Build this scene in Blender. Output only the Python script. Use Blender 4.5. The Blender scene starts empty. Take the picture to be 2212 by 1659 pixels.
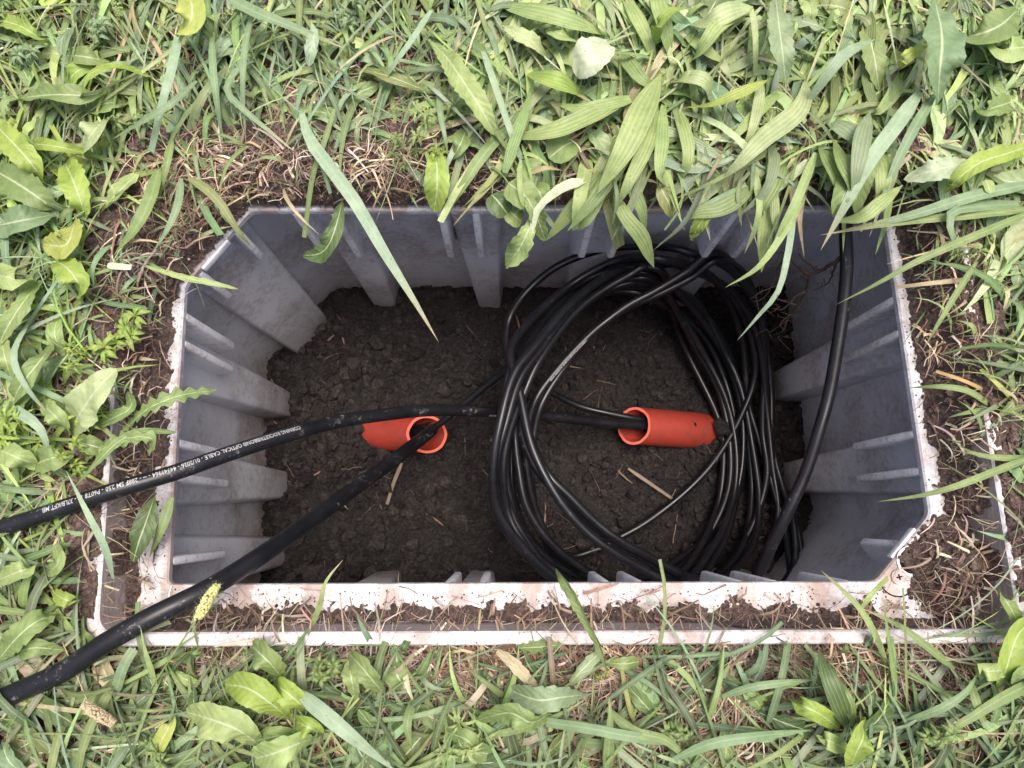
import bpy, bmesh, math, random
from mathutils import Vector, Matrix, noise

# ------------------------------------------------------------------ camera, world, light
S = bpy.context.scene
COL = S.collection
F, CU, CV, H = 1550.0, 1106.0, 829.5, 0.74          # focal length and centre in the photograph's 2212 px wide frame
TH = math.radians(10.6)                              # tilt away from straight down
CT, ST = math.cos(TH), math.sin(TH)
cd = bpy.data.cameras.new('camera')
cam = bpy.data.objects.new('camera', cd)
COL.objects.link(cam)
cam.location = (0, 0, H)
cam.rotation_euler = (TH, 0, 0)
cd.sensor_width = 36.0
cd.lens = 36.0 * F / 2212.0
cd.clip_start = 0.02
cd.clip_end = 500
S.camera = cam

SUN_EL, SUN_AZ = math.radians(82), math.radians(60)
W = bpy.data.worlds.new('World')
S.world = W
W.use_nodes = True
wn = W.node_tree.nodes
sky = wn.new('ShaderNodeTexSky')
sky.sky_type = 'NISHITA'
sky.sun_disc = False
sky.sun_elevation = SUN_EL
sky.sun_rotation = SUN_AZ
sky.air_density = 0.7
sky.dust_density = 6.0
sky.ozone_density = 0.6
wn['Background'].inputs['Strength'].default_value = 0.13
W.node_tree.links.new(sky.outputs[0], wn['Background'].inputs[0])
sd = bpy.data.lights.new('sun', 'SUN')
sd.energy = 1.7
sd.angle = math.radians(30)
sd.color = (1.0, 0.94, 0.88)
sun = bpy.data.objects.new('sun', sd)
COL.objects.link(sun)
dirv = Vector((math.sin(SUN_AZ) * math.cos(SUN_EL), math.cos(SUN_AZ) * math.cos(SUN_EL), math.sin(SUN_EL)))
sun.rotation_euler = dirv.to_track_quat('Z', 'Y').to_euler()
S.view_settings.view_transform = 'Standard'
S.view_settings.look = 'None'
S.view_settings.gamma = 1.0
S.view_settings.exposure = 0.82
S.render.engine = 'CYCLES'
S.cycles.max_bounces = 6
S.cycles.diffuse_bounces = 3
S.cycles.transmission_bounces = 3
S.cycles.transparent_max_bounces = 4

# ------------------------------------------------------------------ helpers
def P(u, v, z=0.0):
    """the point of height z seen at photograph pixel (u, v)"""
    x, y = (u - CU) / F, (CV - v) / F
    t = (H - z) / (CT - y * ST)
    return Vector((x * t, (y * CT + ST) * t, z))

def Q(p):
    """pixel of a point"""
    d = Vector(p) - Vector((0, 0, H))
    c = -(d.z * CT - d.y * ST)
    return CU + F * d.x / c, CV - F * (d.y * CT + d.z * ST) / c

def depth(p):
    return (H - p.z) * CT + p.y * ST

def nz(x, y, z=0.0, s=1.0):
    return noise.noise(Vector((x * s, y * s, z)))

def fbm(x, y, s, z=0.0):
    return nz(x, y, z, s) + .5 * nz(x, y, z + 3, s * 2.1) + .25 * nz(x, y, z + 7, s * 4.3)

def tag(o, label=None, cat=None, group=None, kind=None):
    if cat and not kind and o.name.startswith('grass_spear'): kind = 'thing'
    if label: o['label'] = label
    if cat: o['category'] = cat
    if group: o['group'] = group
    if kind: o['kind'] = kind
    return o

def empty(name, loc, label, cat, group=None):
    o = bpy.data.objects.new(name, None)
    o.empty_display_size = 0.02
    COL.objects.link(o)
    o.location = loc
    return tag(o, label, cat, group)

class MB:
    def __init__(s):
        s.v, s.f, s.c, s.uv = [], [], [], []
    def add(s, vs, fs, col=(1, 1, 1), uvs=None, cols=None):
        n = len(s.v)
        s.v += [tuple(p) for p in vs]
        s.f += [tuple(i + n for i in f) for f in fs]
        s.c += cols if cols else [col] * len(vs)
        s.uv += uvs if uvs else [(0.5, 0.5)] * len(vs)
    def build(s, name, mat, parent=None, smooth=True, origin=None):
        me = bpy.data.meshes.new(name)
        vs = s.v
        if origin is None and parent is not None:
            origin = parent.location
        if origin is not None:
            ox, oy, oz = origin
            vs = [(a - ox, b - oy, c - oz) for a, b, c in vs]
        me.from_pydata(vs, [], s.f)
        ca = me.color_attributes.new('col', 'FLOAT_COLOR', 'POINT')
        flat = []
        for c in s.c: flat += [c[0], c[1], c[2], 1.0]
        ca.data.foreach_set('color', flat)
        ul = me.uv_layers.new(name='UVMap')
        li = [0] * len(me.loops)
        me.loops.foreach_get('vertex_index', li)
        fl = []
        for i in li: fl += [s.uv[i][0], s.uv[i][1]]
        ul.data.foreach_set('uv', fl)
        if smooth:
            me.polygons.foreach_set('use_smooth', [True] * len(me.polygons))
        me.materials.append(mat)
        me.update()
        o = bpy.data.objects.new(name, me)
        COL.objects.link(o)
        if parent is not None:
            o.parent = parent
        elif origin is not None:
            o.location = origin
        return o

def catmull(pts, step=0.005, closed=False):
    out = []
    n = len(pts)
    m = n if closed else n - 1
    for i in range(m):
        if closed:
            a, b, c, d = pts[i - 1], pts[i], pts[(i + 1) % n], pts[(i + 2) % n]
        else:
            b, c = pts[i], pts[i + 1]
            a = pts[i - 1] if i > 0 else b * 2 - c
            d = pts[i + 2] if i + 2 < n else c * 2 - b
        k = max(2, int((c - b).length / step))
        for j in range(k):
            t = j / k
            out.append(0.5 * ((2 * b) + (c - a) * t + (2 * a - 5 * b + 4 * c - d) * t * t + (3 * b - a - 3 * c + d) * t ** 3))
    if not closed:
        out.append(pts[-1].copy())
    return out

def resample(pts, n):
    L = [0.0]
    for a, b in zip(pts, pts[1:]): L.append(L[-1] + (b - a).length)
    out, j = [], 0
    for i in range(n + 1):
        s = L[-1] * i / n
        while j < len(L) - 2 and L[j + 1] < s: j += 1
        d = L[j + 1] - L[j]
        out.append(pts[j].lerp(pts[j + 1], (s - L[j]) / d if d > 1e-9 else 0))
    return out, L[-1]

def frames(path, closed=False):
    n = len(path)
    fr = []
    for i in range(n):
        a = path[i - 1] if (i > 0 or closed) else path[i]
        b = path[(i + 1) % n] if (i < n - 1 or closed) else path[i]
        t = (b - a).normalized()
        up = (Vector((0, 0, 1)) - t * t.z)
        if up.length < 0.15: up = (Vector((0, 1, 0)) - t * t.y)
        up.normalize()
        fr.append((t, up, t.cross(up)))
    return fr

def tube(mb, path, r, sides=14, closed=False, col=(1, 1, 1), rfun=None):
    fr = frames(path, closed)
    vs, fs, uvs = [], [], []
    n = len(path)
    s = 0
    for i, p in enumerate(path):
        if i: s += (p - path[i - 1]).length
        t, u, w = fr[i]
        rr = r * (rfun(i / (n - 1)) if rfun else 1)
        for k in range(sides):
            a = 2 * math.pi * k / sides
            vs.append(p + (u * math.cos(a) + w * math.sin(a)) * rr)
            uvs.append((k / sides, s))
    m = n if closed else n - 1
    for i in range(m):
        for k in range(sides):
            a, b = i * sides + k, i * sides + (k + 1) % sides
            c, d = ((i + 1) % n) * sides + (k + 1) % sides, ((i + 1) % n) * sides + k
            fs.append((a, b, c, d))
    if not closed:
        fs.append(tuple(range(sides - 1, -1, -1)))
        fs.append(tuple((n - 1) * sides + k for k in range(sides)))
    mb.add(vs, fs, col, uvs)

# ------------------------------------------------------------------ materials
def new_mat(name):
    m = bpy.data.materials.new(name)
    m.use_nodes = True
    nt = m.node_tree
    return m, nt, nt.nodes['Principled BSDF']

def N(nt, t, **kw):
    n = nt.nodes.new(t)
    for k, v in kw.items():
        if k in n.inputs: n.inputs[k].default_value = v
        else: setattr(n, k, v)
    return n

def mixc(nt, fac, a, b, mode='MIX'):
    n = nt.nodes.new('ShaderNodeMix')
    n.data_type = 'RGBA'
    n.blend_type = mode
    for sock, val in ((n.inputs[0], fac), (n.inputs[6], a), (n.inputs[7], b)):
        if hasattr(val, 'is_linked') or hasattr(val, 'links'): nt.links.new(val, sock)
        else: sock.default_value = val if not isinstance(val, tuple) else (*val[:3], 1)
    return n.outputs[2]

def ramp(nt, src, stops):
    n = nt.nodes.new('ShaderNodeValToRGB')
    el = n.color_ramp.elements
    while len(el) < len(stops): el.new(0.5)
    for e, (p, c) in zip(el, stops):
        e.position = p
        e.color = (*c, 1) if isinstance(c, tuple) else (c, c, c, 1)
    nt.links.new(src, n.inputs[0])
    return n.outputs[0]

def mathn(nt, op, a, b=None, c=None):
    n = nt.nodes.new('ShaderNodeMath')
    n.operation = op
    for i, x in enumerate((a, b, c)):
        if x is None: continue
        if isinstance(x, (int, float)): n.inputs[i].default_value = x
        else: nt.links.new(x, n.inputs[i])
    return n.outputs[0]

def noise_n(nt, scale, detail=6, rough=0.6, coord='Object', vec=None, dim='3D'):
    n = nt.nodes.new('ShaderNodeTexNoise')
    n.inputs['Scale'].default_value = scale
    n.inputs['Detail'].default_value = detail
    n.inputs['Roughness'].default_value = rough
    if vec is None:
        tc = nt.nodes.new('ShaderNodeTexCoord')
        vec = tc.outputs[coord]
    nt.links.new(vec, n.inputs['Vector'])
    return n.outputs['Fac']

def bump(nt, bsdf, h, strength, dist):
    b = nt.nodes.new('ShaderNodeBump')
    b.inputs['Strength'].default_value = strength
    b.inputs['Distance'].default_value = dist
    nt.links.new(h, b.inputs['Height'])
    nt.links.new(b.outputs[0], bsdf.inputs['Normal'])
    return b

def leaf_material(name, style):
    m, nt, b = new_mat(name)
    L = nt.links
    at = N(nt, 'ShaderNodeAttribute', attribute_name='col')
    base = at.outputs['Color']
    uv = nt.nodes.new('ShaderNodeUVMap')
    sep = nt.nodes.new('ShaderNodeSeparateXYZ')
    L.new(uv.outputs[0], sep.inputs[0])
    X, Y = sep.outputs[0], sep.outputs[1]
    d = mathn(nt, 'ABSOLUTE', mathn(nt, 'SUBTRACT', X, 0.5))
    mott = noise_n(nt, 60, 5, .65)
    base = mixc(nt, ramp(nt, mott, [(0.3, 0.0), (0.7, 1.0)]), mixc(nt, 1.0, base, (.72, .76, .7), 'MULTIPLY'), mixc(nt, 1.0, base, (1.18, 1.13, 1.12), 'MULTIPLY'))
    # small dark specks of soil on the leaves
    sp = noise_n(nt, 420, 2, .5)
    spots = ramp(nt, sp, [(0.69, 0.0), (0.73, 1.0)])
    base = mixc(nt, mathn(nt, 'MULTIPLY', spots, .65), base, (.05, .045, .025))
    blot = noise_n(nt, 23, 6, .75)
    base = mixc(nt, ramp(nt, blot, [(.60, 0.0), (.74, .55)]), base, (.34, .31, .12))
    if style == 'broad':
        rib = ramp(nt, d, [(0.012, 1.0), (0.045, 0.0)])
        wav = mathn(nt, 'SINE', mathn(nt, 'ADD', mathn(nt, 'ADD', mathn(nt, 'MULTIPLY', Y, 66.0), mathn(nt, 'MULTIPLY', mott, 5.0)), mathn(nt, 'MULTIPLY', d, -20.0)))
        vein = ramp(nt, wav, [(0.80, 0.0), (1.0, 1.0)])
        base = mixc(nt, mathn(nt, 'MULTIPLY', vein, .13), base, (.42, .50, .25))
        base = mixc(nt, mathn(nt, 'MULTIPLY', rib, .75), base, (.55, .62, .38))
        hgt = mathn(nt, 'ADD', mathn(nt, 'MULTIPLY', wav, -.22), mathn(nt, 'MULTIPLY', mott, 2.0))
        bump(nt, b, hgt, 0.55, 0.0012)
    elif style == 'strap':
        ln = mathn(nt, 'SINE', mathn(nt, 'ADD', mathn(nt, 'MULTIPLY', X, 31.0), mathn(nt, 'MULTIPLY', mott, 2.5)))
        lines = ramp(nt, ln, [(0.62, 0.0), (1.0, 1.0)])
        base = mixc(nt, mathn(nt, 'MULTIPLY', lines, .18), base, (.55, .60, .40))
        base = mixc(nt, ramp(nt, ln, [(0.0, .16), (0.35, 0.0)]), base, (.12, .17, .07))
        bump(nt, b, mathn(nt, 'ADD', mathn(nt, 'MULTIPLY', ln, .6), mathn(nt, 'MULTIPLY', mott, 2.0)), 0.4, 0.0007)
    elif style == 'blade':
        ln = mathn(nt, 'SINE', mathn(nt, 'MULTIPLY', X, 70.0))
        rib = ramp(nt, d, [(0.02, 1.0), (0.10, 0.0)])
        base = mixc(nt, mathn(nt, 'MULTIPLY', rib, .30), base, (.45, .55, .36))
        base = mixc(nt, mathn(nt, 'MULTIPLY', ramp(nt, ln, [(0.6, 0.0), (1.0, 1.0)]), .14), base, (.45, .55, .4))
        bump(nt, b, ln, 0.3, 0.0003)
    L.new(base, b.inputs['Base Color'])
    b.inputs['Roughness'].default_value = 0.5 if style != 'dry' else 0.8
    b.inputs['Specular IOR Level'].default_value = 0.45 if style != 'dry' else .2
    tr = nt.nodes.new('ShaderNodeBsdfTranslucent')
    L.new(mixc(nt, 1.0, base, (1.1, 1.25, .65), 'MULTIPLY'), tr.inputs['Color'])
    mx = nt.nodes.new('ShaderNodeMixShader')
    mx.inputs[0].default_value = 0.20 if style != 'dry' else 0.08
    L.new(b.outputs[0], mx.inputs[1])
    L.new(tr.outputs[0], mx.inputs[2])
    L.new(mx.outputs[0], nt.nodes['Material Output'].inputs[0])
    return m

M = {}
for k in ('broad', 'strap', 'blade', 'dry'):
    M[k] = leaf_material('leaf_' + k, k)

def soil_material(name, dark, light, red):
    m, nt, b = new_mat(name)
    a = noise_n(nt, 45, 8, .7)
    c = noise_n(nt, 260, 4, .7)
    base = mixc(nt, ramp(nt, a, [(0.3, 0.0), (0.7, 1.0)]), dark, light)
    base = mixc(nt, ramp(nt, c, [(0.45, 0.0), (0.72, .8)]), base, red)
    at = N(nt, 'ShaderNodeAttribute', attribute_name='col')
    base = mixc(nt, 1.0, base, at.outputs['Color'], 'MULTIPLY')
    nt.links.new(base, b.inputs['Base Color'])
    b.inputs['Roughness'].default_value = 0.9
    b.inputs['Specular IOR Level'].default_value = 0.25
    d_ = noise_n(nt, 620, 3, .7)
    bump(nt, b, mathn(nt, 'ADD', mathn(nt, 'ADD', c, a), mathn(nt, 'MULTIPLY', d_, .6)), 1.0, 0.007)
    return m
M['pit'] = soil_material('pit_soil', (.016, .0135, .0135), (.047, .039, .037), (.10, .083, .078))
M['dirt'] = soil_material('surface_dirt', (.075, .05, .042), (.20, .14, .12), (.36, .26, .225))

def plastic(name, base, dirt_amt, speck, rough=.45):
    m, nt, b = new_mat(name)
    g = nt.nodes.new('ShaderNodeNewGeometry')
    sep = nt.nodes.new('ShaderNodeSeparateXYZ')
    nt.links.new(g.outputs['Position'], sep.inputs[0])
    n1 = noise_n(nt, 9, 7, .65, vec=g.outputs['Position'])
    n2 = noise_n(nt, 130, 5, .7, vec=g.outputs['Position'])
    n3 = noise_n(nt, 520, 3, .65, vec=g.outputs['Position'])
    c = mixc(nt, ramp(nt, n1, [(.3, 0.0), (.7, 1.0)]), base, tuple(x * .86 for x in base))
    # dried soil that clings low on the walls and in scattered smears
    low = nt.nodes.new('ShaderNodeMapRange')
    low.inputs[1].default_value = -.40; low.inputs[2].default_value = -.28
    low.inputs[3].default_value = .42; low.inputs[4].default_value = 0
    nt.links.new(sep.outputs[2], low.inputs[0])
    dm = mathn(nt, 'ADD', ramp(nt, mathn(nt, 'ADD', mathn(nt, 'MULTIPLY', n1, .7), mathn(nt, 'MULTIPLY', n2, .45)), [(.55 , 0.0), (.80, 1.0)]), low.outputs[0])
    c = mixc(nt, mathn(nt, 'MULTIPLY', dm, dirt_amt), c, (.24, .17, .135))
    sk = ramp(nt, mathn(nt, 'ADD', mathn(nt, 'MULTIPLY', n3, .72), mathn(nt, 'MULTIPLY', n2, .33)), [(speck, 0.0), (speck + .05, 1.0)])
    c = mixc(nt, sk, c, (.07, .05, .042))
    nt.links.new(c, b.inputs['Base Color'])
    b.inputs['Roughness'].default_value = rough
    b.inputs['Specular IOR Level'].default_value = .4
    bump(nt, b, n2, .25, .001)
    return m, nt, b, c, sep, n1, n2
M['wall'] = plastic('grey_plastic', (.64, .645, .675), .9, .68)[0]
m, nt, b, c, sep, n1, n2 = plastic('pale_plastic', (.78, .77, .80), 1.0, .625, .5)
# tan stains at a regular pitch where the ledge is thin, plus streaky soil near the lip wall
per = mathn(nt, 'SINE', mathn(nt, 'MULTIPLY', sep.outputs[0], 2 * math.pi / .0715))
st = ramp(nt, mathn(nt, 'ADD', mathn(nt, 'MULTIPLY', per, .5), mathn(nt, 'MULTIPLY', n2, .7)), [(.60, 0.0), (.72, 1.0)])
c2 = mixc(nt, mathn(nt, 'MULTIPLY', st, .62), c, (.36, .24, .19))
sm = noise_n(nt, 22, 9, .78, vec=sep.inputs[0].links[0].from_socket)
c2 = mixc(nt, ramp(nt, sm, [(.40, 0.0), (.74, .9)]), c2, (.30, .235, .205))
nt.links.new(c2, b.inputs['Base Color'])
M['ledge'] = m
m, nt, b, c, sep, n1, n2 = plastic('weathered_lip', (.50, .44, .43), 1.0, .66, .6)
g = nt.nodes.new('ShaderNodeNewGeometry')
mp = nt.nodes.new('ShaderNodeMapping'); mp.inputs['Scale'].default_value = (1, 1, 5)
nt.links.new(g.outputs['Position'], mp.inputs[0])
sn = noise_n(nt, 70, 8, .75, vec=mp.outputs[0])
nt.links.new(mixc(nt, ramp(nt, sn, [(.38, 0.0), (.62, .8)]), c, (.23, .175, .155)), b.inputs['Base Color'])
M['lip'] = m
m, nt, b, c, sep, n1, n2 = plastic('lip_top', (.72, .69, .70), 1.2, .64, .5)
sm = noise_n(nt, 16, 9, .8, vec=sep.inputs[0].links[0].from_socket)
nt.links.new(mixc(nt, ramp(nt, sm, [(.46, 0.0), (.66, .7)]), c, (.36, .30, .27)), b.inputs['Base Color'])
M['liptop'] = m
M['fin'] = plastic('fin_plastic', (.86, .855, .87), .8, .64)[0]

def simple(name, col, rough, spec=.5, metal=0):
    m, nt, b = new_mat(name)
    n = noise_n(nt, 90, 5, .6)
    nt.links.new(mixc(nt, ramp(nt, n, [(.3, 0.0), (.75, 1.0)]), col, tuple(min(1, x * 1.35) for x in col)), b.inputs['Base Color'])
    b.inputs['Roughness'].default_value = rough
    b.inputs['Specular IOR Level'].default_value = spec
    b.inputs['Metallic'].default_value = metal
    return m
M['print'] = simple('white_print', (.36, .36, .36), .6, .3)
M['screw'] = simple('pale_screw', (.7, .68, .7), .45)
M['black'] = simple('dark_gap', (.012, .011, .010), .9, .1)
M['root'] = simple('root', (.055, .035, .028), .8, .2)

def cable_mat(name, rough, scuff):
    m, nt, b = new_mat(name)
    g = nt.nodes.new('ShaderNodeNewGeometry')
    n = noise_n(nt, 30, 6, .7, vec=g.outputs['Position'])
    k = noise_n(nt, 210, 5, .8, vec=g.outputs['Position'])
    c = mixc(nt, ramp(nt, n, [(.3, 0.0), (.75, 1.0)]), (.006, .006, .007), (.013, .013, .016))
    sc = ramp(nt, mathn(nt, 'ADD', mathn(nt, 'MULTIPLY', n, .5), mathn(nt, 'MULTIPLY', k, .6)), [(scuff, 0.0), (scuff + .05, 1.0)])
    c = mixc(nt, mathn(nt, 'MULTIPLY', sc, .55), c, (.30, .28, .27))
    nt.links.new(c, b.inputs['Base Color'])
    r = ramp(nt, n, [(.3, rough - .06), (.8, rough + .14)])
    nt.links.new(r, b.inputs['Roughness'])
    b.inputs['Specular IOR Level'].default_value = .42
    bump(nt, b, k, .08, .0006)
    return m
M['cable'] = cable_mat('black_cable_jacket', .30, .66)
M['thick'] = cable_mat('scuffed_cable_jacket', .36, .63)

m, nt, b = new_mat('orange_conduit')
g = nt.nodes.new('ShaderNodeNewGeometry')
n = noise_n(nt, 40, 6, .7, vec=g.outputs['Position'])
c = mixc(nt, ramp(nt, n, [(.35, 0.0), (.8, 1.0)]), (.38, .042, .026), (.27, .034, .023))
k = noise_n(nt, 110, 5, .7, vec=g.outputs['Position'])
c = mixc(nt, ramp(nt, k, [(.50, 0.0), (.68, .65)]), c, (.10, .055, .042))
nt.links.new(c, b.inputs['Base Color'])
b.inputs['Roughness'].default_value = .5
M['conduit'] = m
M['conduit_cut'] = simple('conduit_cut_edge', (.78, .16, .11), .6, .3)

# ------------------------------------------------------------------ box outline (all at the ledge height z = 0)
LIPZ = 0.05
R_TLa, R_TLb = P(398, 615), P(540, 455)
R_TR, R_BRa, R_BRb, R_BL = P(1911, 455), P(2009, 1112), P(1892, 1256), P(362, 1262)
RIM = [R_TLa, R_TLb, R_TR, R_BRa, R_BRb, R_BL]                     # clockwise seen from above
RIMV = [R_TLb + (R_TLb - R_TR).normalized() * ((R_TLb.x - R_TLa.x) + .004), R_TR, P(2030, 1256), R_BL]

def offset_poly(poly, d):
    """clockwise polygon moved outward by d (or a list of d per edge i -> i+1)"""
    n = len(poly)
    ds = d if isinstance(d, (list, tuple)) else [d] * n
    lines = []
    for i in range(n):
        a, b_ = poly[i], poly[(i + 1) % n]
        t = (b_ - a).normalized()
        nn = Vector((-t.y, t.x, 0))
        lines.append((a + nn * ds[i], t))
    out = []
    for i in range(n):
        p, t = lines[i - 1]
        q, s = lines[i]
        den = t.x * s.y - t.y * s.x
        k = ((q.x - p.x) * s.y - (q.y - p.y) * s.x) / den
        out.append(Vector((p.x + t.x * k, p.y + t.y * k, 0)))
    return out

def rounded(poly, r, seg=5):
    out = []
    n = len(poly)
    for i in range(n):
        a, p, b_ = poly[i - 1], poly[i], poly[(i + 1) % n]
        e1, e2 = (a - p).normalized(), (b_ - p).normalized()
        s, e = p + e1 * r, p + e2 * r
        for k in range(seg + 1):
            t = k / seg
            out.append(s * (1 - t) ** 2 + p * 2 * t * (1 - t) + e * t * t)
    return out

LI = offset_poly(RIMV, .037)
LO = offset_poly(RIMV, .051)
LIr, LOr = rounded(LI, .018), rounded(LO, .026)

def inside(poly, x, y):
    c = False
    n = len(poly)
    j = n - 1
    for i in range(n):
        a, b_ = poly[i], poly[j]
        if (a.y > y) != (b_.y > y) and x < (b_.x - a.x) * (y - a.y) / (b_.y - a.y) + a.x:
            c = not c
        j = i
    return c

def edge_dist(poly, x, y):
    best = 9
    n = len(poly)
    for i in range(n):
        a, b_ = poly[i], poly[(i + 1) % n]
        dx, dy = b_.x - a.x, b_.y - a.y
        t = max(0, min(1, ((x - a.x) * dx + (y - a.y) * dy) / (dx * dx + dy * dy)))
        d = math.hypot(x - a.x - dx * t, y - a.y - dy * t)
        if d < best: best = d
    return best

random.seed(7)
box = empty('utility_box', (0, 0, 0), 'open grey plastic underground utility box with a dirty white rim', 'utility box')

def ring(mb, inner, outer, z):
    """flat ring between two loops with equal counts, plus nothing else"""
    n = len(inner)
    vs = [Vector((p.x, p.y, z)) for p in inner] + [Vector((p.x, p.y, z)) for p in outer]
    mb.add(vs, [(i, n + i, n + (i + 1) % n, (i + 1) % n) for i in range(n)])

def strip(mb, loop_a, za, loop_b, zb, flip=False):
    n = len(loop_a)
    vs = [Vector((p.x, p.y, za)) for p in loop_a] + [Vector((p.x, p.y, zb)) for p in loop_b]
    fs = [(i, (i + 1) % n, n + (i + 1) % n, n + i) for i in range(n)]
    if flip: fs = [tuple(reversed(f)) for f in fs]
    mb.add(vs, fs)

# ledge: slab with the six-cornered opening cut in it
def loop_sample(poly, n):
    out = []
    pts = poly + [poly[0]]
    L = [0]
    for a, b_ in zip(pts, pts[1:]): L.append(L[-1] + (b_ - a).length)
    return pts, L

ledge_in = rounded([RIM[0], RIM[1], RIM[2], RIM[3], RIM[4], RIM[5]], .006, 4)
bm = bmesh.new()
def face_with_hole(outer, inner, z, name_mb):
    bmx = bmesh.new()
    ov = [bmx.verts.new((p.x, p.y, z)) for p in outer]
    iv = [bmx.verts.new((p.x, p.y, z)) for p in inner]
    es = [bmx.edges.new((ov[i], ov[(i + 1) % len(ov)])) for i in range(len(ov))]
    es += [bmx.edges.new((iv[i], iv[(i + 1) % len(iv)])) for i in range(len(iv))]
    bmesh.ops.triangle_fill(bmx, use_beauty=True, use_dissolve=False, edges=es)
    bmx.verts.index_update()
    vs = [v.co.copy() for v in bmx.verts]
    fs = []
    for f in bmx.faces:
        f.normal_update()
        idx = [v.index for v in f.verts]
        if f.normal.z < 0: idx.reverse()
        fs.append(tuple(idx))
    bmx.free()
    name_mb.add(vs, fs)
bm.free()
mb = MB()
bev = offset_poly(ledge_in, .0015) if False else [p + (p - Vector((.03, .12, 0))).normalized() * .0018 for p in ledge_in]
LIbig = [p + (p - Vector((.03, .12, 0))).normalized() * .004 for p in LIr]
face_with_hole(LIbig, bev, 0.0, mb)
strip(mb, bev, 0.0, ledge_in, -.0022, True)
strip(mb, ledge_in, -.0022, ledge_in, -.009, True)
fl = [p + (p - Vector((.03, .12, 0))).normalized() * .045 for p in ledge_in]
strip(mb, ledge_in, -.009, fl, -.009, True)
mb.build('ledge', M['ledge'], box, smooth=False)
# lid recess wall and its top
mb = MB()
LI1 = offset_poly(LI, .0015); LI1r = rounded(LI1, .018)
strip(mb, LIr, -.004, LI1r, LIPZ - .001, True)
mb.build('recess_wall', M['lip'], box, smooth=False)
mb = MB()
A = rounded(offset_poly(LI, .0015), .018)
A2 = rounded(offset_poly(LI, .0030), .019)
B2 = rounded(offset_poly(LI, .0125), .025)
B3 = rounded(offset_poly(LI, .0140), .026)
strip(mb, A, LIPZ - .001, A2, LIPZ + .0006, True)
strip(mb, A2, LIPZ + .0006, B2, LIPZ + .0004, True)
strip(mb, B2, LIPZ + .0004, B3, LIPZ - .0015, True)
strip(mb, B3, LIPZ - .0015, B3, -.05, True)
mb.build('lip', M['liptop'], box, smooth=False)
# main wall behind the ledge, going down into the soil
WALLD = .047
wall_top = rounded(offset_poly(RIM, [WALLD * .75, WALLD, WALLD, WALLD * .75, WALLD, WALLD]), .012, 4)
wall_bot = rounded(offset_poly(RIM, [WALLD * .8, WALLD * 1.02, WALLD * 1.1, WALLD * .8, WALLD * 1.05, WALLD * 1.02]), .012, 4)
mb = MB()
prev, pz = wall_top, -.007
for k in range(1, 9):
    t = k / 8
    cur = [a.lerp(b_, t) for a, b_ in zip(wall_top, wall_bot)]
    z = -.007 - .5 * t
    strip(mb, prev, pz, cur, z, True)
    prev, pz = cur, z
mb.build('side_wall', M['wall'], box, smooth=True)

def quad_block(mb, pts_top, pts_bot):
    """pts: back-left, front-left, front-right, back-right (seen from inside)"""
    vs = list(pts_top) + list(pts_bot)
    mb.add(vs, [(0, 1, 2, 3), (4, 7, 6, 5), (0, 4, 5, 1), (1, 5, 6, 2), (2, 6, 7, 3), (3, 7, 4, 0)])

def bevel_obj(o, w, seg=2):
    md = o.modifiers.new('bevel', 'BEVEL')
    md.width = w
    md.segments = seg
    md.limit_method = 'ANGLE'
    return o

def side_frame(a, b_):
    t = (b_ - a).normalized()
    return t, Vector((t.y, -t.x, 0))          # along, inward (clockwise polygon)

def rib(a, b_, u, v, wt, wb, set_t=.030, set_b=.006, shift=0.0, ztop=-.02):
    """broad buttress on side a->b; (u, v) is the ledge pixel at its centre"""
    t, n = side_frame(a, b_)
    c0 = P(u, v)
    c = a + t * (c0 - a).dot(t)
    zt, zb = ztop, -.47
    def prof(w, s, z, sh):
        cc = c + t * sh
        back = .052
        return [cc - t * (w / 2 + .006) - n * back + Vector((0, 0, z)), cc - t * (w / 2) - n * s + Vector((0, 0, z)),
                cc + t * (w / 2) - n * s + Vector((0, 0, z)), cc + t * (w / 2 + .006) - n * back + Vector((0, 0, z))]
    mb = MB()
    quad_block(mb, prof(wt, set_t, zt, 0), prof(wb, set_b, zb, shift))
    o = mb.build('rib', M['wall'], box, smooth=True)
    return bevel_obj(o, .0045, 3)

def fin(a, b_, u, v, dz=.150, w=.0090):
    t, n = side_frame(a, b_)
    c0 = P(u, v)
    c = a + t * (c0 - a).dot(t)
    prof = [(.0004, -.0085), (.0010, -dz + .006), (-.004, -dz), (-.010, -dz - .004), (-.030, -dz - .014), (-.046, -dz - .05), (-.046, -.0085)]
    vs = []
    for s in (-1, 1):
        for d, z in prof:
            vs.append(c + n * d + t * (s * w / 2) + Vector((0, 0, z)))
    k = len(prof)
    fs = [tuple(range(k)), tuple(range(2 * k - 1, k - 1, -1))]
    for i in range(k):
        j = (i + 1) % k
        fs.append((i, k + i, k + j, j))
    mb = MB()
    mb.add(vs, fs)
    o = mb.build('fin', M['fin'], box, smooth=True)
    return bevel_obj(o, .003, 3)

TL, TP, RT, BC, BT, LF = (RIM[0], RIM[1]), (RIM[1], RIM[2]), (RIM[2], RIM[3]), (RIM[3], RIM[4]), (RIM[4], RIM[5]), (RIM[5], RIM[0])
# top side
for u in (632, 716, 950, 1027, 1283, 1357, 1596, 1672): fin(*TP, u, 455)
for u, sh in ((690, .0), (1012, .012), (1322, 0), (1640, 0)): rib(*TP, u, 455, .062, .032, .032, .012, shift=sh)
# left side
for v in (678, 738, 955, 1030): fin(*LF, 380, v)
for v in (1213, ): fin(*LF, 364, v)
for v, sh in ((745, .004), (1015, .005), (1232, .0)): rib(*LF, 380, v, .066, .038, .032, .009, shift=sh)
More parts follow.
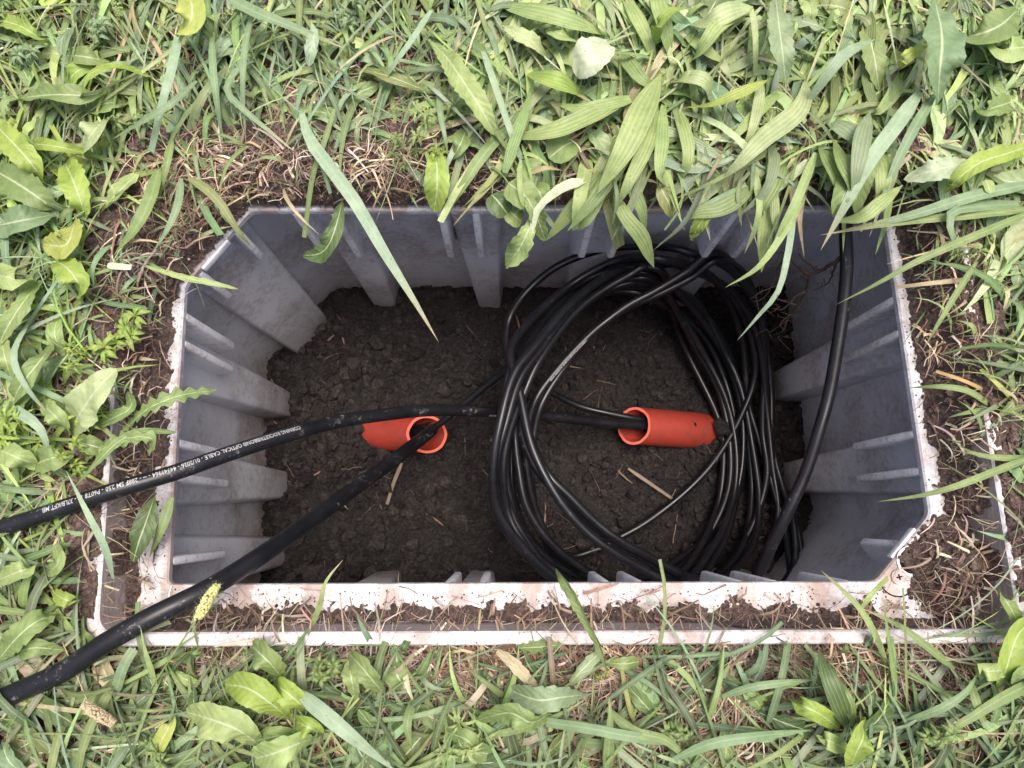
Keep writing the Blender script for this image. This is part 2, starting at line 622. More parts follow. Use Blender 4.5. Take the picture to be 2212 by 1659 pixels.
# right side
for v in (640, 714, 936, 1018): fin(*RT, 1970, v)
for v, sh in ((690, -.004), (992, -.004)): rib(*RT, 1970, v, .070, .040, .032, .006, shift=sh)
# bottom side
for u in (966, 1042, 1312, 1386, 1604, 1680): fin(*BT, u, 1256)
fin(*BT, 1838, 1256, .13)
for u in (690, 1004, 1349, 1642): rib(*BT, u, 1256, .062, .034, .034, .014)
rib(*BT, 1800, 1256, .09, .07, .034, .010)
# chamfered corners
fin(*TL, 505, 492, .10); fin(*TL, 425, 585, .10)
fin(*BC, 1960, 1175, .10)
rib(*TL, 470, 535, .10, .072, .030, .004, ztop=-.03)

# corner fittings at the lower right: screw disc, round hole, latch slot
def disc(mb, c, r, z0, z1, seg=28):
    vs = [Vector((c.x + r * math.cos(2 * math.pi * k / seg), c.y + r * math.sin(2 * math.pi * k / seg), z1)) for k in range(seg)]
    vs += [Vector((p.x, p.y, z0)) for p in vs]
    fs = [tuple(range(seg))] + [(k, seg + k, seg + (k + 1) % seg, (k + 1) % seg) for k in range(seg)]
    mb.add(vs, fs)
def annulus(mb, c, r0, r1, z, seg=28, a0=0.0, a1=2 * math.pi):
    vs = []
    for k in range(seg + 1):
        a = a0 + (a1 - a0) * k / seg
        for r in (r0, r1): vs.append(Vector((c.x + r * math.cos(a), c.y + r * math.sin(a), z)))
    mb.add(vs, [(2 * k, 2 * k + 1, 2 * k + 3, 2 * k + 2) for k in range(seg)])
c = P(1937, 1249)
mb = MB(); annulus(mb, c, .0170, .0183, .0008, 40, math.radians(205), math.radians(335)); g_ = mb.build('groove', M['black'], box)
c = P(1940, 1246)
mb = MB(); disc(mb, c, .0075, 0.0, .0022); sc = mb.build('screw', M['ledge'], box, smooth=False)
mb = MB()
for a in (.2, .2 + math.pi / 2):
    t = Vector((math.cos(a), math.sin(a), 0)); n = Vector((-t.y, t.x, 0))
    mb.add([c + t * .0030 + n * .0007 + Vector((0, 0, .0026)), c - t * .0030 + n * .0007 + Vector((0, 0, .0026)),
            c - t * .0030 - n * .0007 + Vector((0, 0, .0026 + .0001 * a)), c + t * .0030 - n * .0007 + Vector((0, 0, .0026 + .0001 * a))], [(0, 1, 2, 3)])
cr = mb.build('cross_slot', M['black'], sc, smooth=False, origin=(0, 0, 0)); 
c = P(1968, 1212)
mb = MB(); disc(mb, c, .0125, 0.0, .0006, 32); mb.build('bolt_hole', M['black'], box, smooth=False)
mb = MB(); annulus(mb, c, .0125, .0150, .0014, 32); mb.build('hole_rim', M['screw'], box, smooth=True)
def slot(a, b_, u0, v0, u1, v1, back):
    t, n = side_frame(a, b_)
    p, q = P(u0, v0), P(u1, v1)
    p = a + t * (p - a).dot(t); q = a + t * (q - a).dot(t)
    mb = MB()
    zz = Vector((0, 0, .0009))
    mb.add([p - n * back + zz, q - n * back + zz, q - n * (back + .006) + zz, p - n * (back + .006) + zz], [(0, 1, 2, 3)])
    mb.build('latch_slot', M['black'], box, smooth=False)
    mb = MB()
    quad_block(mb, [p - n * .003 - Vector((0, 0, .003)), p + n * .0025 - Vector((0, 0, .003)), q + n * .0025 - Vector((0, 0, .003)), q - n * .003 - Vector((0, 0, .003))],
               [p - n * .004 - Vector((0, 0, .012)), p + n * .003 - Vector((0, 0, .012)), q + n * .003 - Vector((0, 0, .012)), q - n * .004 - Vector((0, 0, .012))])
    bevel_obj(mb.build('latch_tab', M['screw'], box), .001)
slot(*BC, 1985, 1145, 1930, 1205, .006)
slot(*TL, 430, 575, 485, 512, .006)

# ------------------------------------------------------------------ soil in the pit
FZ = -.415
def floor_z(x, y):
    z = FZ + .012 * fbm(x, y, 9) + .010 * fbm(x, y, 34, 5) + .006 * abs(fbm(x, y, 90, 9))
    z += .044 * math.exp(-(((x + .262) / .042) ** 2 + ((y - .118) / .055) ** 2))          # heap over the buried end of the left pipe
    z += .022 * math.exp(-(((x - .345) / .035) ** 2 + ((y - .135) / .05) ** 2))
    return z
mb = MB()
x0, x1, y0, y1, st_ = -.47, .60, -.20, .46, .0038
nx, ny = int((x1 - x0) / st_), int((y1 - y0) / st_)
vs = [(x0 + i * st_ + random.uniform(-.0015, .0015), y0 + j * st_ + random.uniform(-.0015, .0015), floor_z(x0 + i * st_, y0 + j * st_) + random.uniform(-.0019, .0019)) for j in range(ny + 1) for i in range(nx + 1)]
fs = [(j * (nx + 1) + i, j * (nx + 1) + i + 1, (j + 1) * (nx + 1) + i + 1, (j + 1) * (nx + 1) + i) for j in range(ny) for i in range(nx)]
mb.add(vs, fs)
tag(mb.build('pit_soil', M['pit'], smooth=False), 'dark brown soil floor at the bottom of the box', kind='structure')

ico = bmesh.new()
bmesh.ops.create_icosphere(ico, subdivisions=2, radius=1)
ICO_V = [v.co.copy() for v in ico.verts]
ICO_F = [tuple(v.index for v in f.verts) for f in ico.faces]
ico.free()
def clod(mb, p, r, col=(1, 1, 1), flat=.7):
    sd_ = random.random() * 90
    if col == (1, 1, 1):
        k_ = random.uniform(.6, 1.7)
        col = (k_, k_ * .98, k_ * .96)
    vs = []
    a = random.random() * 6.28
    for v in ICO_V:
        k = 1 + .55 * noise.noise(v * 1.3 + Vector((sd_, 0, 0))) + .38 * noise.noise(v * 3.1 + Vector((0, sd_, 0)))
        x, y, z = v * (r * k)
        vs.append((p[0] + x * math.cos(a) - y * math.sin(a) * .85, p[1] + x * math.sin(a) + y * math.cos(a) * .85, p[2] + z * flat))
    mb.add(vs, ICO_F, col)
mb = MB()
for i in range(6500):
    x, y = random.uniform(-.45, .56), random.uniform(-.14, .42)
    left = math.exp(-((x + .30) / .16) ** 2) + math.exp(-((x - .5) / .1) ** 2)
    if random.random() > .35 + .65 * left: continue
    r = random.choice((.0018, .0025, .0035, .005, .0065)) * random.uniform(.8, 1.35)
    if random.random() < .10 * left: r *= 1.8
    if random.random() < .02: r *= 1.9
    clod(mb, (x, y, floor_z(x, y) + r * .6), r, flat=.85)
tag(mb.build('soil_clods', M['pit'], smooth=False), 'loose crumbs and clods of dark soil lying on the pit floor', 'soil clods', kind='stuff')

# ------------------------------------------------------------------ ground outside the lip, one sheet to the horizon
def gz(x, y):
    e = edge_dist(LO, x, y)
    h = .034 + .007 * fbm(x, y, 14, 2) + .003 * fbm(x, y, 60, 4)
    return min(h, .041) + .006 * min(1, e / .15) if e < .6 else .042
mb = MB()
base = []
nper = 70
for i in range(4):
    a, b_ = LO[i], LO[(i + 1) % 4]
    for k in range(nper): base.append(a.lerp(b_, k / nper))
offs = [0.0, .004, .010, .017, .025, .035, .046, .058, .072, .088, .106, .126, .15, .18, .22, .27, .34, .45, .7, 1.4, 4, 12, 45]
rings = []
cen = Vector((.03, .12, 0))
for o_ in offs:
    op = offset_poly(LO, o_)
    rg = []
    for i in range(4):
        a, b_ = op[i], op[(i + 1) % 4]
        for k in range(nper): rg.append(a.lerp(b_, k / nper))
    rings.append(rg)
n = len(base)
vs = []
for k, rg in enumerate(rings):
    for p in rg:
        z = gz(p.x, p.y) if offs[k] < .5 else .042
        if k == 0: z = .02
        vs.append((p.x, p.y, z))
fs = []
for k in range(len(rings) - 1):
    for i in range(n):
        fs.append((k * n + i, k * n + (i + 1) % n, (k + 1) * n + (i + 1) % n, (k + 1) * n + i))
fs = [tuple(reversed(f)) for f in fs]
mb.add(vs, fs)
tag(mb.build('ground', M['dirt']), 'brown earth between and under the grass around the box', kind='structure')

# ------------------------------------------------------------------ dirt lying on the ledge
def dirt_h(x, y):
    u, v = Q((x, y, 0.01))
    dl = edge_dist(LI, x, y)
    dr = edge_dist(RIM, x, y)
    nn = fbm(x, y, 38, 1)
    n3 = fbm(x, y, 120, 6)
    t = dl / (dl + dr + 1e-6)                 # 0 at lip wall, 1 at the opening
    out = not inside(LI, x, y)
    if v < 475 or (v < 640 and u < 560):      # top side and top-left corner: buried in soil and thatch
        h = (.0545 if out else .051 * (1 - t) ** .6 + .003) + .006 * nn + .002 * n3
        if t > .88 and not out: h = h * .5
    elif out:                                 # how far the soil spills over the lip on the other sides
        cov = (1 - max(0, min(1, (v - 800) / 120))) if u < 420 else (1 - max(0, min(1, (v - 820) / 120))) if u > 1880 and v < 1300 else 0
        h = .040 + .013 * cov + .007 * nn + .002 * n3
        if dl > .0045 and ((u < 420 and v < 1325) or (u > 1880 and v < 1290)): h = max(h, .0525 + .005 * nn + .001 * n3)
    elif u < 420:                             # left side
        h = .024 * (1 - t * 1.7) + .007 * nn + .004 * n3 + (.006 if v < 1010 else -.004) - (.010 if v > 1180 else 0)
        h *= .9
        if v < 880: h = max(h, (.050 + .005 * nn) * (1 - t * 1.9))
    elif u > 1890 and v > 1110:               # lower right corner heap
        k = math.exp(-(((u - 2062) / 66) ** 2 + ((v - 1222) / 80) ** 2))
        h = -.005 + .036 * k + .006 * nn * (k + .3) + .004 * n3
        if math.hypot(u - 1935, v - 1235) < 55: h -= .02 * (1 - math.hypot(u - 1935, v - 1235) / 58)
        if math.hypot(u - 1978, v - 1205) < 26: h = max(h, .0035 + .003 * nn + .0008 * (u - 1970) / 10)
    elif u > 1880:
        h = .034 * (1 - t * 1.35) + .006 * nn + .004 * n3
        if v > 960: h -= .006
        else: h = max(h, (.050 + .005 * nn) * (1 - t * 1.7))
    else:                                     # bottom side: a line of crumbs against the recess wall
        h = .010 * (1 - t * 2.0) + .0045 * nn + .003 * n3 - .002
    return h
mb = MB()
g0x, g1x, g0y, g1y, gs = LI[0].x - .05, LI[2].x + .06, LI[3].y - .01, LI[0].y + .05, .0030
DO = offset_poly(LO, [.02, .02, -.012, .02])
nx, ny = int((g1x - g0x) / gs), int((g1y - g0y) / gs)
idx = {}
vs, fs = [], []
RIMe = offset_poly(RIM, .0018)
def gv(i, j):
    if (i, j) not in idx:
        x, y = g0x + i * gs, g0y + j * gs
        idx[(i, j)] = len(vs)
        vs.append((x + random.uniform(-.001, .001), y + random.uniform(-.001, .001), dirt_h(x, y) + random.uniform(-.0014, .0014)))
    return idx[(i, j)]
for j in range(ny):
    for i in range(nx):
        x, y = g0x + (i + .5) * gs, g0y + (j + .5) * gs
        if inside(DO, x, y) and not inside(RIMe, x, y):
            q4 = [gv(i, j), gv(i + 1, j), gv(i + 1, j + 1), gv(i, j + 1)]
            if max(vs[k][2] for k in q4) > (.0002 if inside(LI, x, y) else .047): fs.append(tuple(q4))
mb.add(vs, fs)
tag(mb.build('rim_dirt', M['dirt'], smooth=False), 'brown soil heaped on the rim ledge of the box', 'soil', kind='stuff')
mb = MB()
cnt = 0
CRO = offset_poly(LO, .05)
while cnt < 11000:
    x, y = random.uniform(g0x - .03, g1x + .03), random.uniform(g0y - .04, g1y + .03)
    if not inside(CRO, x, y) or inside(RIMe, x, y): continue
    if not inside(LOr, x, y):
        h = gz(x, y)
        if edge_dist(LO, x, y) < .02 and inside(DO, x, y): h = max(h, dirt_h(x, y))
    elif not inside(LIr, x, y):
        h = dirt_h(x, y)
        if h < .049:
            if random.random() > .06: continue
            h = LIPZ + .0002
            clod(mb, (x, y, h + .0003), random.choice((.0003, .0005, .0008)))
            cnt += 1
            continue
    else:
        h = dirt_h(x, y)
        if h < -.0065 and random.random() > .15: continue
        if h < -.0010 and random.random() > .75: continue
        small = h < -.0010
        h = max(h, 0)
    cnt += 1
    if h == 0 and small:
        clod(mb, (x, y, .0003), random.choice((.0003, .0005, .0007, .0010)))
        continue
    clod(mb, (x, y, h + .0006), random.choice((.0006, .0008, .0012, .0018, .0028, .004 if h > .01 else .001)) * random.uniform(.8, 1.2))
tag(mb.build('rim_crumbs', M['dirt'], smooth=False), 'small crumbs of brown soil sprinkled over the pale rim ledge', 'soil crumbs', kind='stuff')

# ------------------------------------------------------------------ conduits
def conduit(label, mouth_c, axis, cut_n, Rr, length, hole=None, group='orange conduits in the pit'):
    """pipe from its mouth back along -axis; mouth cut by the plane with normal cut_n"""
    axis = axis.normalized()
    e1 = axis.cross(Vector((0, 0, 1))).normalized()
    e2 = e1.cross(axis).normalized()
    root = empty('conduit', mouth_c, label, 'conduit', group)
    def ringpts(r, s, wob):
        out = []
        for k in range(40):
            a = 2 * math.pi * k / 40
            o_ = (e1 * math.cos(a) + e2 * math.sin(a)) * r
            if s == 0:
                d = -(o_.dot(cut_n)) / axis.dot(cut_n) + wob * .0012 * noise.noise(Vector((a * 2.3, 0, mouth_c.x * 9)))
            else: d = -s
            out.append(mouth_c + o_ + axis * d)
        return out
    ro, ri = Rr, Rr - .0042
    mb = MB()
    secs = [0] + [.05 + (length - .05) * k / 6 for k in range(7)]
    vs = []
    for s in secs: vs += ringpts(ro, s, 1)
    fs = [(i * 40 + k, i * 40 + (k + 1) % 40, (i + 1) * 40 + (k + 1) % 40, (i + 1) * 40 + k) for i in range(len(secs) - 1) for k in range(40)]
    mb.add(vs, fs)
    vs = []
    for s in secs: vs += ringpts(ri, s, 1)
    mb.add(vs, [tuple(reversed(f)) for f in fs])
    mb.build('pipe', M['conduit'], root)
    mb = MB()
    a_, b_ = ringpts(ro, 0, 1), ringpts(ri, 0, 1)
    up = axis * .0004
    mb.add([p + up for p in a_] + [p + up for p in b_], [(k, (k + 1) % 40, 40 + (k + 1) % 40, 40 + k) for k in range(40)])
    mb.build('cut_edge', M['conduit_cut'], root)
    if hole:
        hc = P(*hole)
        mb = MB(); clod(mb, hc, .0040, flat=.35)
        mb.build('puncture', M['black'], root)
    return root
RP = .0295
conduit('orange plastic conduit with open mouth facing left, under the cable coil', P(1370, 920, -.372), Vector((-1, .02, .40)),
        Vector((-.72, 0, .69)).normalized(), RP, .20, hole=(1500, 918, -.380))
conduit('orange plastic conduit with open mouth facing right, crossed by the thick cable', P(922, 938, -.372), Vector((1, -.10, .42)),
        Vector((.55, -.1, .83)).normalized(), RP, .13)

# ------------------------------------------------------------------ cables
def cpath(pts, step=.005, closed=False):
    return catmull([P(*p) for p in pts], step, closed)

def text_on_cable(parent, path, r, text, start, size, ang, reverse=False, name='printing', spacing=1.0):
    """lettering wrapped on the jacket; start = arc length along the path"""
    cu = bpy.data.curves.new('t', 'FONT')
    cu.body = text
    cu.size = 1.0
    cu.space_character = spacing
    cu.offset = .012
    cu.resolution_u = 2
    to = bpy.data.objects.new('t', cu)
    COL.objects.link(to)
    dg = bpy.context.evaluated_depsgraph_get()
    me = bpy.data.meshes.new_from_object(to.evaluated_get(dg))
    b2 = bmesh.new(); b2.from_mesh(me)
    bmesh.ops.subdivide_edges(b2, edges=[e for e in b2.edges if e.calc_length() > .35], cuts=1)
    bmesh.ops.triangulate(b2, faces=b2.faces[:])
    pv = [v.co.copy() for v in b2.verts]
    b2.verts.index_update()
    pf = [tuple(v.index for v in f.verts) for f in b2.faces]
    b2.free()
    bpy.data.objects.remove(to); bpy.data.meshes.remove(me); bpy.data.curves.remove(cu)
    L = [0.0]
    for a, b_ in zip(path, path[1:]): L.append(L[-1] + (b_ - a).length)
    fr = frames(path)
    out = []
    sg = -1 if reverse else 1
    camp = Vector((0, 0, H))
    for p in pv:
        s = start + sg * p.x * size * .8
        s = max(0, min(L[-1] - 1e-5, s))
        lo, hi = 0, len(L) - 1
        while hi - lo > 1:
            mid = (lo + hi) // 2
            if L[mid] <= s: lo = mid
            else: hi = mid
        k = (s - L[lo]) / (L[hi] - L[lo])
        c_ = path[lo].lerp(path[hi], k)
        t, u, w = fr[lo]
        yy = (p.y - .35) * size
        a = ang + (-sg) * yy / r
        out.append(c_ + (u * math.cos(a) + w * math.sin(a)) * (r + .00025))
    mb = MB(); mb.add(out, pf)
    return mb.build(name, M['print'], parent, smooth=False)

# printed ribbon cable coming in from the left edge to the right-hand conduit
rc = .0078
c1 = cpath([(-420, 1230, .058), (-180, 1181, .062), (0, 1141, .064), (133, 1098, .067), (250, 1059, .066), (380, 1020, .050), (500, 978, .02), (633, 936, -.03), (737, 909, -.08),
            (837, 895, -.13), (904, 888, -.165), (970, 886, -.195), (1070, 890, -.24), (1204, 901, -.30), (1304, 913, -.34), (1387, 919, -.372), (1440, 920, -.392)], .006)
root = empty('printed_cable', c1[0], 'black cable printed with white lettering, running from the left edge of the photo across the box into the right-hand orange conduit', 'cable')
root['label'] = 'black cable with white lettering crossing the left rim into the right-hand orange conduit'
mb = MB(); tube(mb, c1, rc, 18); mb.build('jacket', M['thick'], root)
L = [0.0]
for a, b_ in zip(c1, c1[1:]): L.append(L[-1] + (b_ - a).length)
def arc_at(path, u):
    L = 0
    best, bs = 1e9, 0
    for a, b_ in zip(path, path[1:]):
        d = abs(Q(a)[0] - u[0]) + abs(Q(a)[1] - u[1])
        if d < best: best, bs = d, L
        L += (b_ - a).length
    return bs
text_on_cable(root, c1, rc, 'CORNING ROCKETRIBBON\u00ae OPTICAL CABLE - 01/2026 - 44949964 - ~ - 288F SM 250 - P60T8 14 - 37LB/KFT MB', arc_at(c1, (643, 932)), .0064, -.25, True, spacing=1.0)
text_on_cable(root, c1, rc, '22119023FEET', arc_at(c1, (1075, 890)), .0042, .95, True)

# thick scuffed cable from the lower left corner into the left-hand conduit
rt = .0093
c2 = cpath([(-260, 1640, .040), (-120, 1575, .052), (20, 1503, .062), (133, 1452, .068), (233, 1386, .072), (333, 1330, .070), (433, 1281, .055), (500, 1242, .030), (567, 1198, 0), (640, 1148, -.05), (710, 1096, -.10),
            (775, 1048, -.16), (837, 1004, -.22), (880, 971, -.27), (912, 947, -.315), (932, 930, -.345), (930, 924, -.375), (905, 930, -.392), (870, 936, -.41)], .006)
root = empty('thick_cable', c2[0], 'thick scuffed black cable lying over the lower left corner of the rim and dipping into the left-hand orange conduit', 'cable')
root['label'] = 'thickest scuffed black cable, over the lower left corner into the left-hand orange conduit'
mb = MB(); tube(mb, c2, rt, 20); mb.build('jacket', M['thick'], root)

# riser cable hanging at the right
c5 = cpath([(1862, 285, .01), (1850, 325, .036), (1841, 375, .052), (1832, 435, .042), (1827, 500, .012), (1829, 575, -.012), (1822, 660, -.03), (1809, 750, -.045), (1791, 850, -.06), (1769, 930, -.07),
            (1740, 1020, -.085), (1702, 1105, -.10), (1668, 1175, -.12), (1640, 1235, -.15), (1600, 1285, -.20), (1520, 1300, -.27)], .006)
root = empty('riser_cable', c5[0], 'smooth black cable hanging in front of the grey right wall of the box', 'cable')
mb = MB(); tube(mb, c5, .0070, 18); mb.build('jacket', M['cable'], root)

# the coil: one long cable looped ten times
rk = .0054
coil = empty('cable_coil', P(1340, 900, -.30), 'big loose coil of thin black cable with many loops, right half of box', 'cable coil')
LOOPS = {
 'a': [(1330, 588, -.17), (1240, 650, -.14), (1161, 741, -.11), (1111, 807, -.095), (1082, 906, -.09), (1066, 1000, -.10), (1070, 1086, -.12), (1111, 1160, -.14), (1200, 1248, -.17), (1330, 1300, -.20), (1450, 1285, -.25), (1535, 1190, -.32), (1580, 1090, -.365), (1591, 985, -.375), (1569, 866, -.37), (1516, 757, -.35), (1456, 665, -.29), (1395, 595, -.22)],
 'b': [(1399, 574, -.17), (1359, 594, -.17), (1310, 622, -.17), (1260, 658, -.165), (1211, 711, -.155), (1161, 785, -.14), (1128, 860, -.14), (1100, 935, -.15), (1087, 1010, -.16), (1095, 1100, -.18), (1130, 1170, -.19), (1200, 1240, -.22), (1340, 1285, -.25), (1470, 1240, -.31), (1545, 1110, -.38), (1563, 990, -.39), (1550, 900, -.39), (1482, 757, -.375), (1455, 680, -.32), (1440, 600, -.23)],
 'c': [(1544, 546, -.15), (1481, 588, -.16), (1419, 626, -.17), (1359, 658, -.175), (1310, 693, -.18), (1270, 727, -.18), (1211, 790, -.18), (1161, 856, -.18), (1141, 916, -.19), (1137, 1000, -.20), (1160, 1110, -.22), (1215, 1205, -.24), (1330, 1262, -.27), (1500, 1290, -.28), (1640, 1290, -.30), (1712, 1230, -.33), (1714, 1126, -.35), (1690, 1050, -.37), (1668, 960, -.375), (1665, 840, -.37), (1650, 720, -.33), (1605, 600, -.24)],
 'd': [(1430, 560, -.13), (1340, 560, -.17), (1240, 610, -.19), (1160, 680, -.17), (1107, 745, -.14), (1108, 800, -.125), (1124, 855, -.12), (1143, 945, -.115), (1168, 1010, -.115), (1211, 1084, -.12), (1260, 1142, -.13), (1320, 1190, -.14), (1389, 1230, -.155), (1460, 1265, -.17), (1590, 1300, -.22), (1700, 1270, -.31), (1699, 1166, -.355), (1676, 1074, -.37), (1641, 955, -.38), (1617, 870, -.38), (1600, 720, -.33), (1540, 600, -.22)],
 'e': [(1380, 610, -.22), (1270, 650, -.22), (1180, 730, -.19), (1130, 810, -.165), (1130, 880, -.15), (1150, 960, -.14), (1185, 1026, -.135), (1230, 1072, -.14), (1284, 1126, -.15), (1342, 1170, -.16), (1412, 1208, -.18), (1485, 1245, -.20), (1560, 1250, -.26), (1625, 1180, -.34), (1640, 1080, -.37), (1625, 960, -.375), (1600, 840, -.37), (1565, 760, -.36), (1500, 650, -.30)],
 'f': [(1481, 543, -.15), (1419, 532, -.165), (1359, 532, -.18), (1310, 537, -.19), (1250, 554, -.20), (1201, 577, -.205), (1161, 607, -.215), (1127, 643, -.22), (1100, 690, -.23), (1094, 745, -.225), (1108, 830, -.21), (1100, 920, -.20), (1080, 1000, -.20), (1082, 1080, -.21), (1120, 1170, -.22), (1200, 1255, -.24), (1330, 1310, -.27), (1480, 1290, -.32), (1600, 1180, -.36), (1655, 1040, -.37), (1647, 924, -.37), (1650, 790, -.34), (1640, 680, -.28), (1580, 585, -.19)],
 'g': [(1400, 640, -.26), (1300, 635, -.26), (1210, 700, -.25), (1150, 790, -.235), (1115, 880, -.23), (1105, 980, -.235), (1110, 1080, -.24), (1150, 1170, -.255), (1230, 1235, -.28), (1350, 1262, -.31), (1470, 1210, -.37), (1545, 1125, -.395), (1580, 1030, -.395), (1587, 916, -.392), (1561, 810, -.39), (1510, 715, -.35)],
 'h': [(1400, 590, -.20), (1290, 610, -.22), (1200, 680, -.21), (1135, 770, -.19), (1105, 860, -.18), (1092, 950, -.185), (1098, 1060, -.20), (1130, 1150, -.22), (1210, 1225, -.25), (1330, 1260, -.30), (1430, 1228, -.35), (1510, 1175, -.38), (1575, 1100, -.385), (1603, 1000, -.385), (1600, 876, -.383), (1565, 770, -.37), (1490, 660, -.29)],
 'i': [(1450, 570, -.19), (1330, 600, -.24), (1230, 670, -.25), (1165, 770, -.24), (1128, 880, -.25), (1120, 980, -.27), (1135, 1090, -.30), (1215, 1195, -.38), (1286, 1188, -.395), (1336, 1162, -.395), (1399, 1126, -.395), (1481, 1062, -.392), (1545, 993, -.385), (1600, 900, -.37), (1632, 800, -.35), (1610, 690, -.30), (1540, 600, -.22)],
 'j': [(1420, 580, -.17), (1300, 590, -.20), (1190, 650, -.20), (1120, 730, -.18), (1090, 850, -.165), (1078, 960, -.17), (1088, 1060, -.18), (1125, 1150, -.19), (1190, 1228, -.21), (1300, 1285, -.24), (1400, 1265, -.28), (1500, 1200, -.355), (1565, 1085, -.375), (1578, 980, -.38), (1555, 850, -.375), (1500, 745, -.35), (1450, 650, -.26)],
 'k': [(1510, 590, -.21), (1390, 560, -.21), (1280, 600, -.23), (1185, 680, -.22), (1120, 790, -.20), (1112, 900, -.19), (1120, 1010, -.19), (1145, 1110, -.20), (1220, 1200, -.22), (1340, 1268, -.25), (1500, 1300, -.28), (1640, 1240, -.34), (1680, 1120, -.365), (1668, 1000, -.37), (1655, 870, -.36), (1640, 740, -.32), (1590, 640, -.26)],
}
PRINTS = {'b': ('COMMSCOPE OPTICAL CABLE OS2 SM 48 F  221220262002  08/2026  08221 FT', (1163, 782), (1400, 574)),
          'c': ('COMMSCOPE OPTICAL CABLE OS2 SM 48 F  221220262002  08/2026', (1262, 735), (1141, 916)),
          'f': ('COMMSCOPE OPTICAL CABLE OS2 SM 48 F  221220262002', (1330, 533), (1500, 550))}
random.seed(5)
for key, src_, dz_ in (('l', 'a', -.02), ('m', 'h', -.012), ('n', 'e', -.014), ('o', 'c', -.012)):
    du, dv = random.uniform(-12, 12), random.uniform(-8, 12)
    ph_ = random.random() * 6
    LOOPS[key] = [(u_ + du + 9 * math.sin(i_ * .9 + ph_), v_ + dv + 7 * math.cos(i_ * .7 + ph_), max(-.396, z_ + dz_)) for i_, (u_, v_, z_) in enumerate(LOOPS[src_])]
for key, pts in LOOPS.items():
    path = catmull([P(*p) for p in pts], .006, True)
    mb = MB(); tube(mb, path, rk, 12, True)
    lp = mb.build('loop', M['cable'], coil)
    if key in PRINTS:
        txt, st0, en = PRINTS[key]
        op = path
        if key in ('b', 'f'):   # lettering runs against the path direction
            op = list(reversed(path))
            op = op[len(op) // 2:] + op[:len(op) // 2]
        else:
            op = path + path[:10]
        pr = text_on_cable(coil, op, rk, txt, arc_at(op, st0), .0031, -.55 if key == 'c' else (-.5 if key == 'b' else -.45), False)
        pr.parent = lp
        pr.location = lp.location
        pr.location = (0, 0, 0)
t1 = cpath([(850, 935, -.405), (905, 930, -.385), (940, 922, -.352), (990, 882, -.335), (1020, 858, -.325), (1060, 825, -.31), (1100, 793, -.29), (1140, 740, -.27), (1200, 680, -.26), (1290, 640, -.26)], .006)
mb = MB(); tube(mb, t1, rk, 12); mb.build('tail', M['cable'], coil)
t2 = cpath([(1120, 770, -.27), (1140, 805, -.30), (1161, 826, -.32), (1184, 843, -.33), (1220, 863, -.345), (1260, 880, -.355), (1320, 894, -.36), (1380, 905, -.368), (1440, 911, -.388)], .006)
mb = MB(); tube(mb, t2, rk, 12); mb.build('tail', M['cable'], coil)

# ------------------------------------------------------------------ leaves and blades
def pal(c, v=.12):
    k = 1 + random.uniform(-v, v)
    return tuple(max(.004, x * k * (1 + random.uniform(-v * .4, v * .4))) for x in c)
C = {
 'bright': (.37, .48, .10), 'yel': (.50, .55, .14), 'pale': (.51, .58, .29), 'lite': (.41, .50, .19), 'mid': (.27, .35, .125),
 'deep': (.125, .185, .065), 'blue': (.27, .37, .195), 'bluel': (.41, .52, .35), 'grey': (.32, .39, .225), 'white': (.60, .65, .48),
 'olive': (.28, .30, .11), 'tan': (.56, .45, .30), 'orange': (.55, .36, .15), 'brown': (.26, .18, .135), 'under': (.55, .61, .41),
 'straw': (.50, .385, .30), 'straw2': (.31, .215, .17), 'straw3': (.68, .58, .47), 'rust': (.23, .145, .11), 'foxy': (.66, .64, .28),
}

for k_ in ('bright', 'yel', 'pale', 'lite', 'mid', 'blue', 'bluel', 'grey', 'under', 'olive', 'deep'):
    C[k_] = (C[k_][0] * .83, C[k_][1] * .87, C[k_][2] * .88)

def half(kind, t, lobes, ph):
    """half width (0..1), tooth factor"""
    if kind == 'blade':
        w = min(1, .45 + t * 3) * (1 - max(0, (t - .35) / .65) ** 1.7)
    elif kind == 'cut':
        w = min(1, .55 + t * 2.5) * (1 - .25 * t)
    elif kind == 'lance':
        w = max(.12 * (1 - t), math.sin(math.pi * min(1, t ** 1.05)) ** .85) * (1 if t > .1 else .6 + 4 * t)
        w *= 1 if t < .98 else .5
    elif kind == 'dand':
        s = max(0.0, (t - .06) / .94)
        w = .10 + .90 * (math.sin(math.pi * s ** 1.35) ** .75 if 0 < s < 1 else 0)
        saw = (t * lobes + ph) % 1.0
        w *= 1 - (.30 * (1 - .5 * t)) * saw
        if t > .97: w *= (1 - t) / .03 * .8 + .1
    elif kind == 'thistle':
        s = t
        w = .14 + .86 * math.sin(math.pi * s ** 1.1) ** .8 if 0 < s < 1 else .05
        saw = (t * lobes + ph) % 1.0
        w *= .30 + .70 * abs(1 - 1.75 * saw) ** 1.1
    elif kind == 'dock':
        s = max(0.0, (t - .05) / .95)
        w = .08 + .92 * (math.sin(math.pi * s ** 1.1) ** .65 if 0 < s < 1 else 0)
        w *= 1 - .07 * ((t * lobes + ph) % 1.0)
        if t > .985: w *= .3
    elif kind == 'round':
        w = math.sqrt(max(0, 1 - (2 * t - 1) ** 2)) * (1 - .08 * abs(math.sin(t * 16)))
    else:
        w = 1
    return w

STYLE = {'blade': 'blade', 'cut': 'blade', 'lance': 'strap', 'dand': 'broad', 'thistle': 'broad', 'dock': 'broad', 'round': 'broad'}

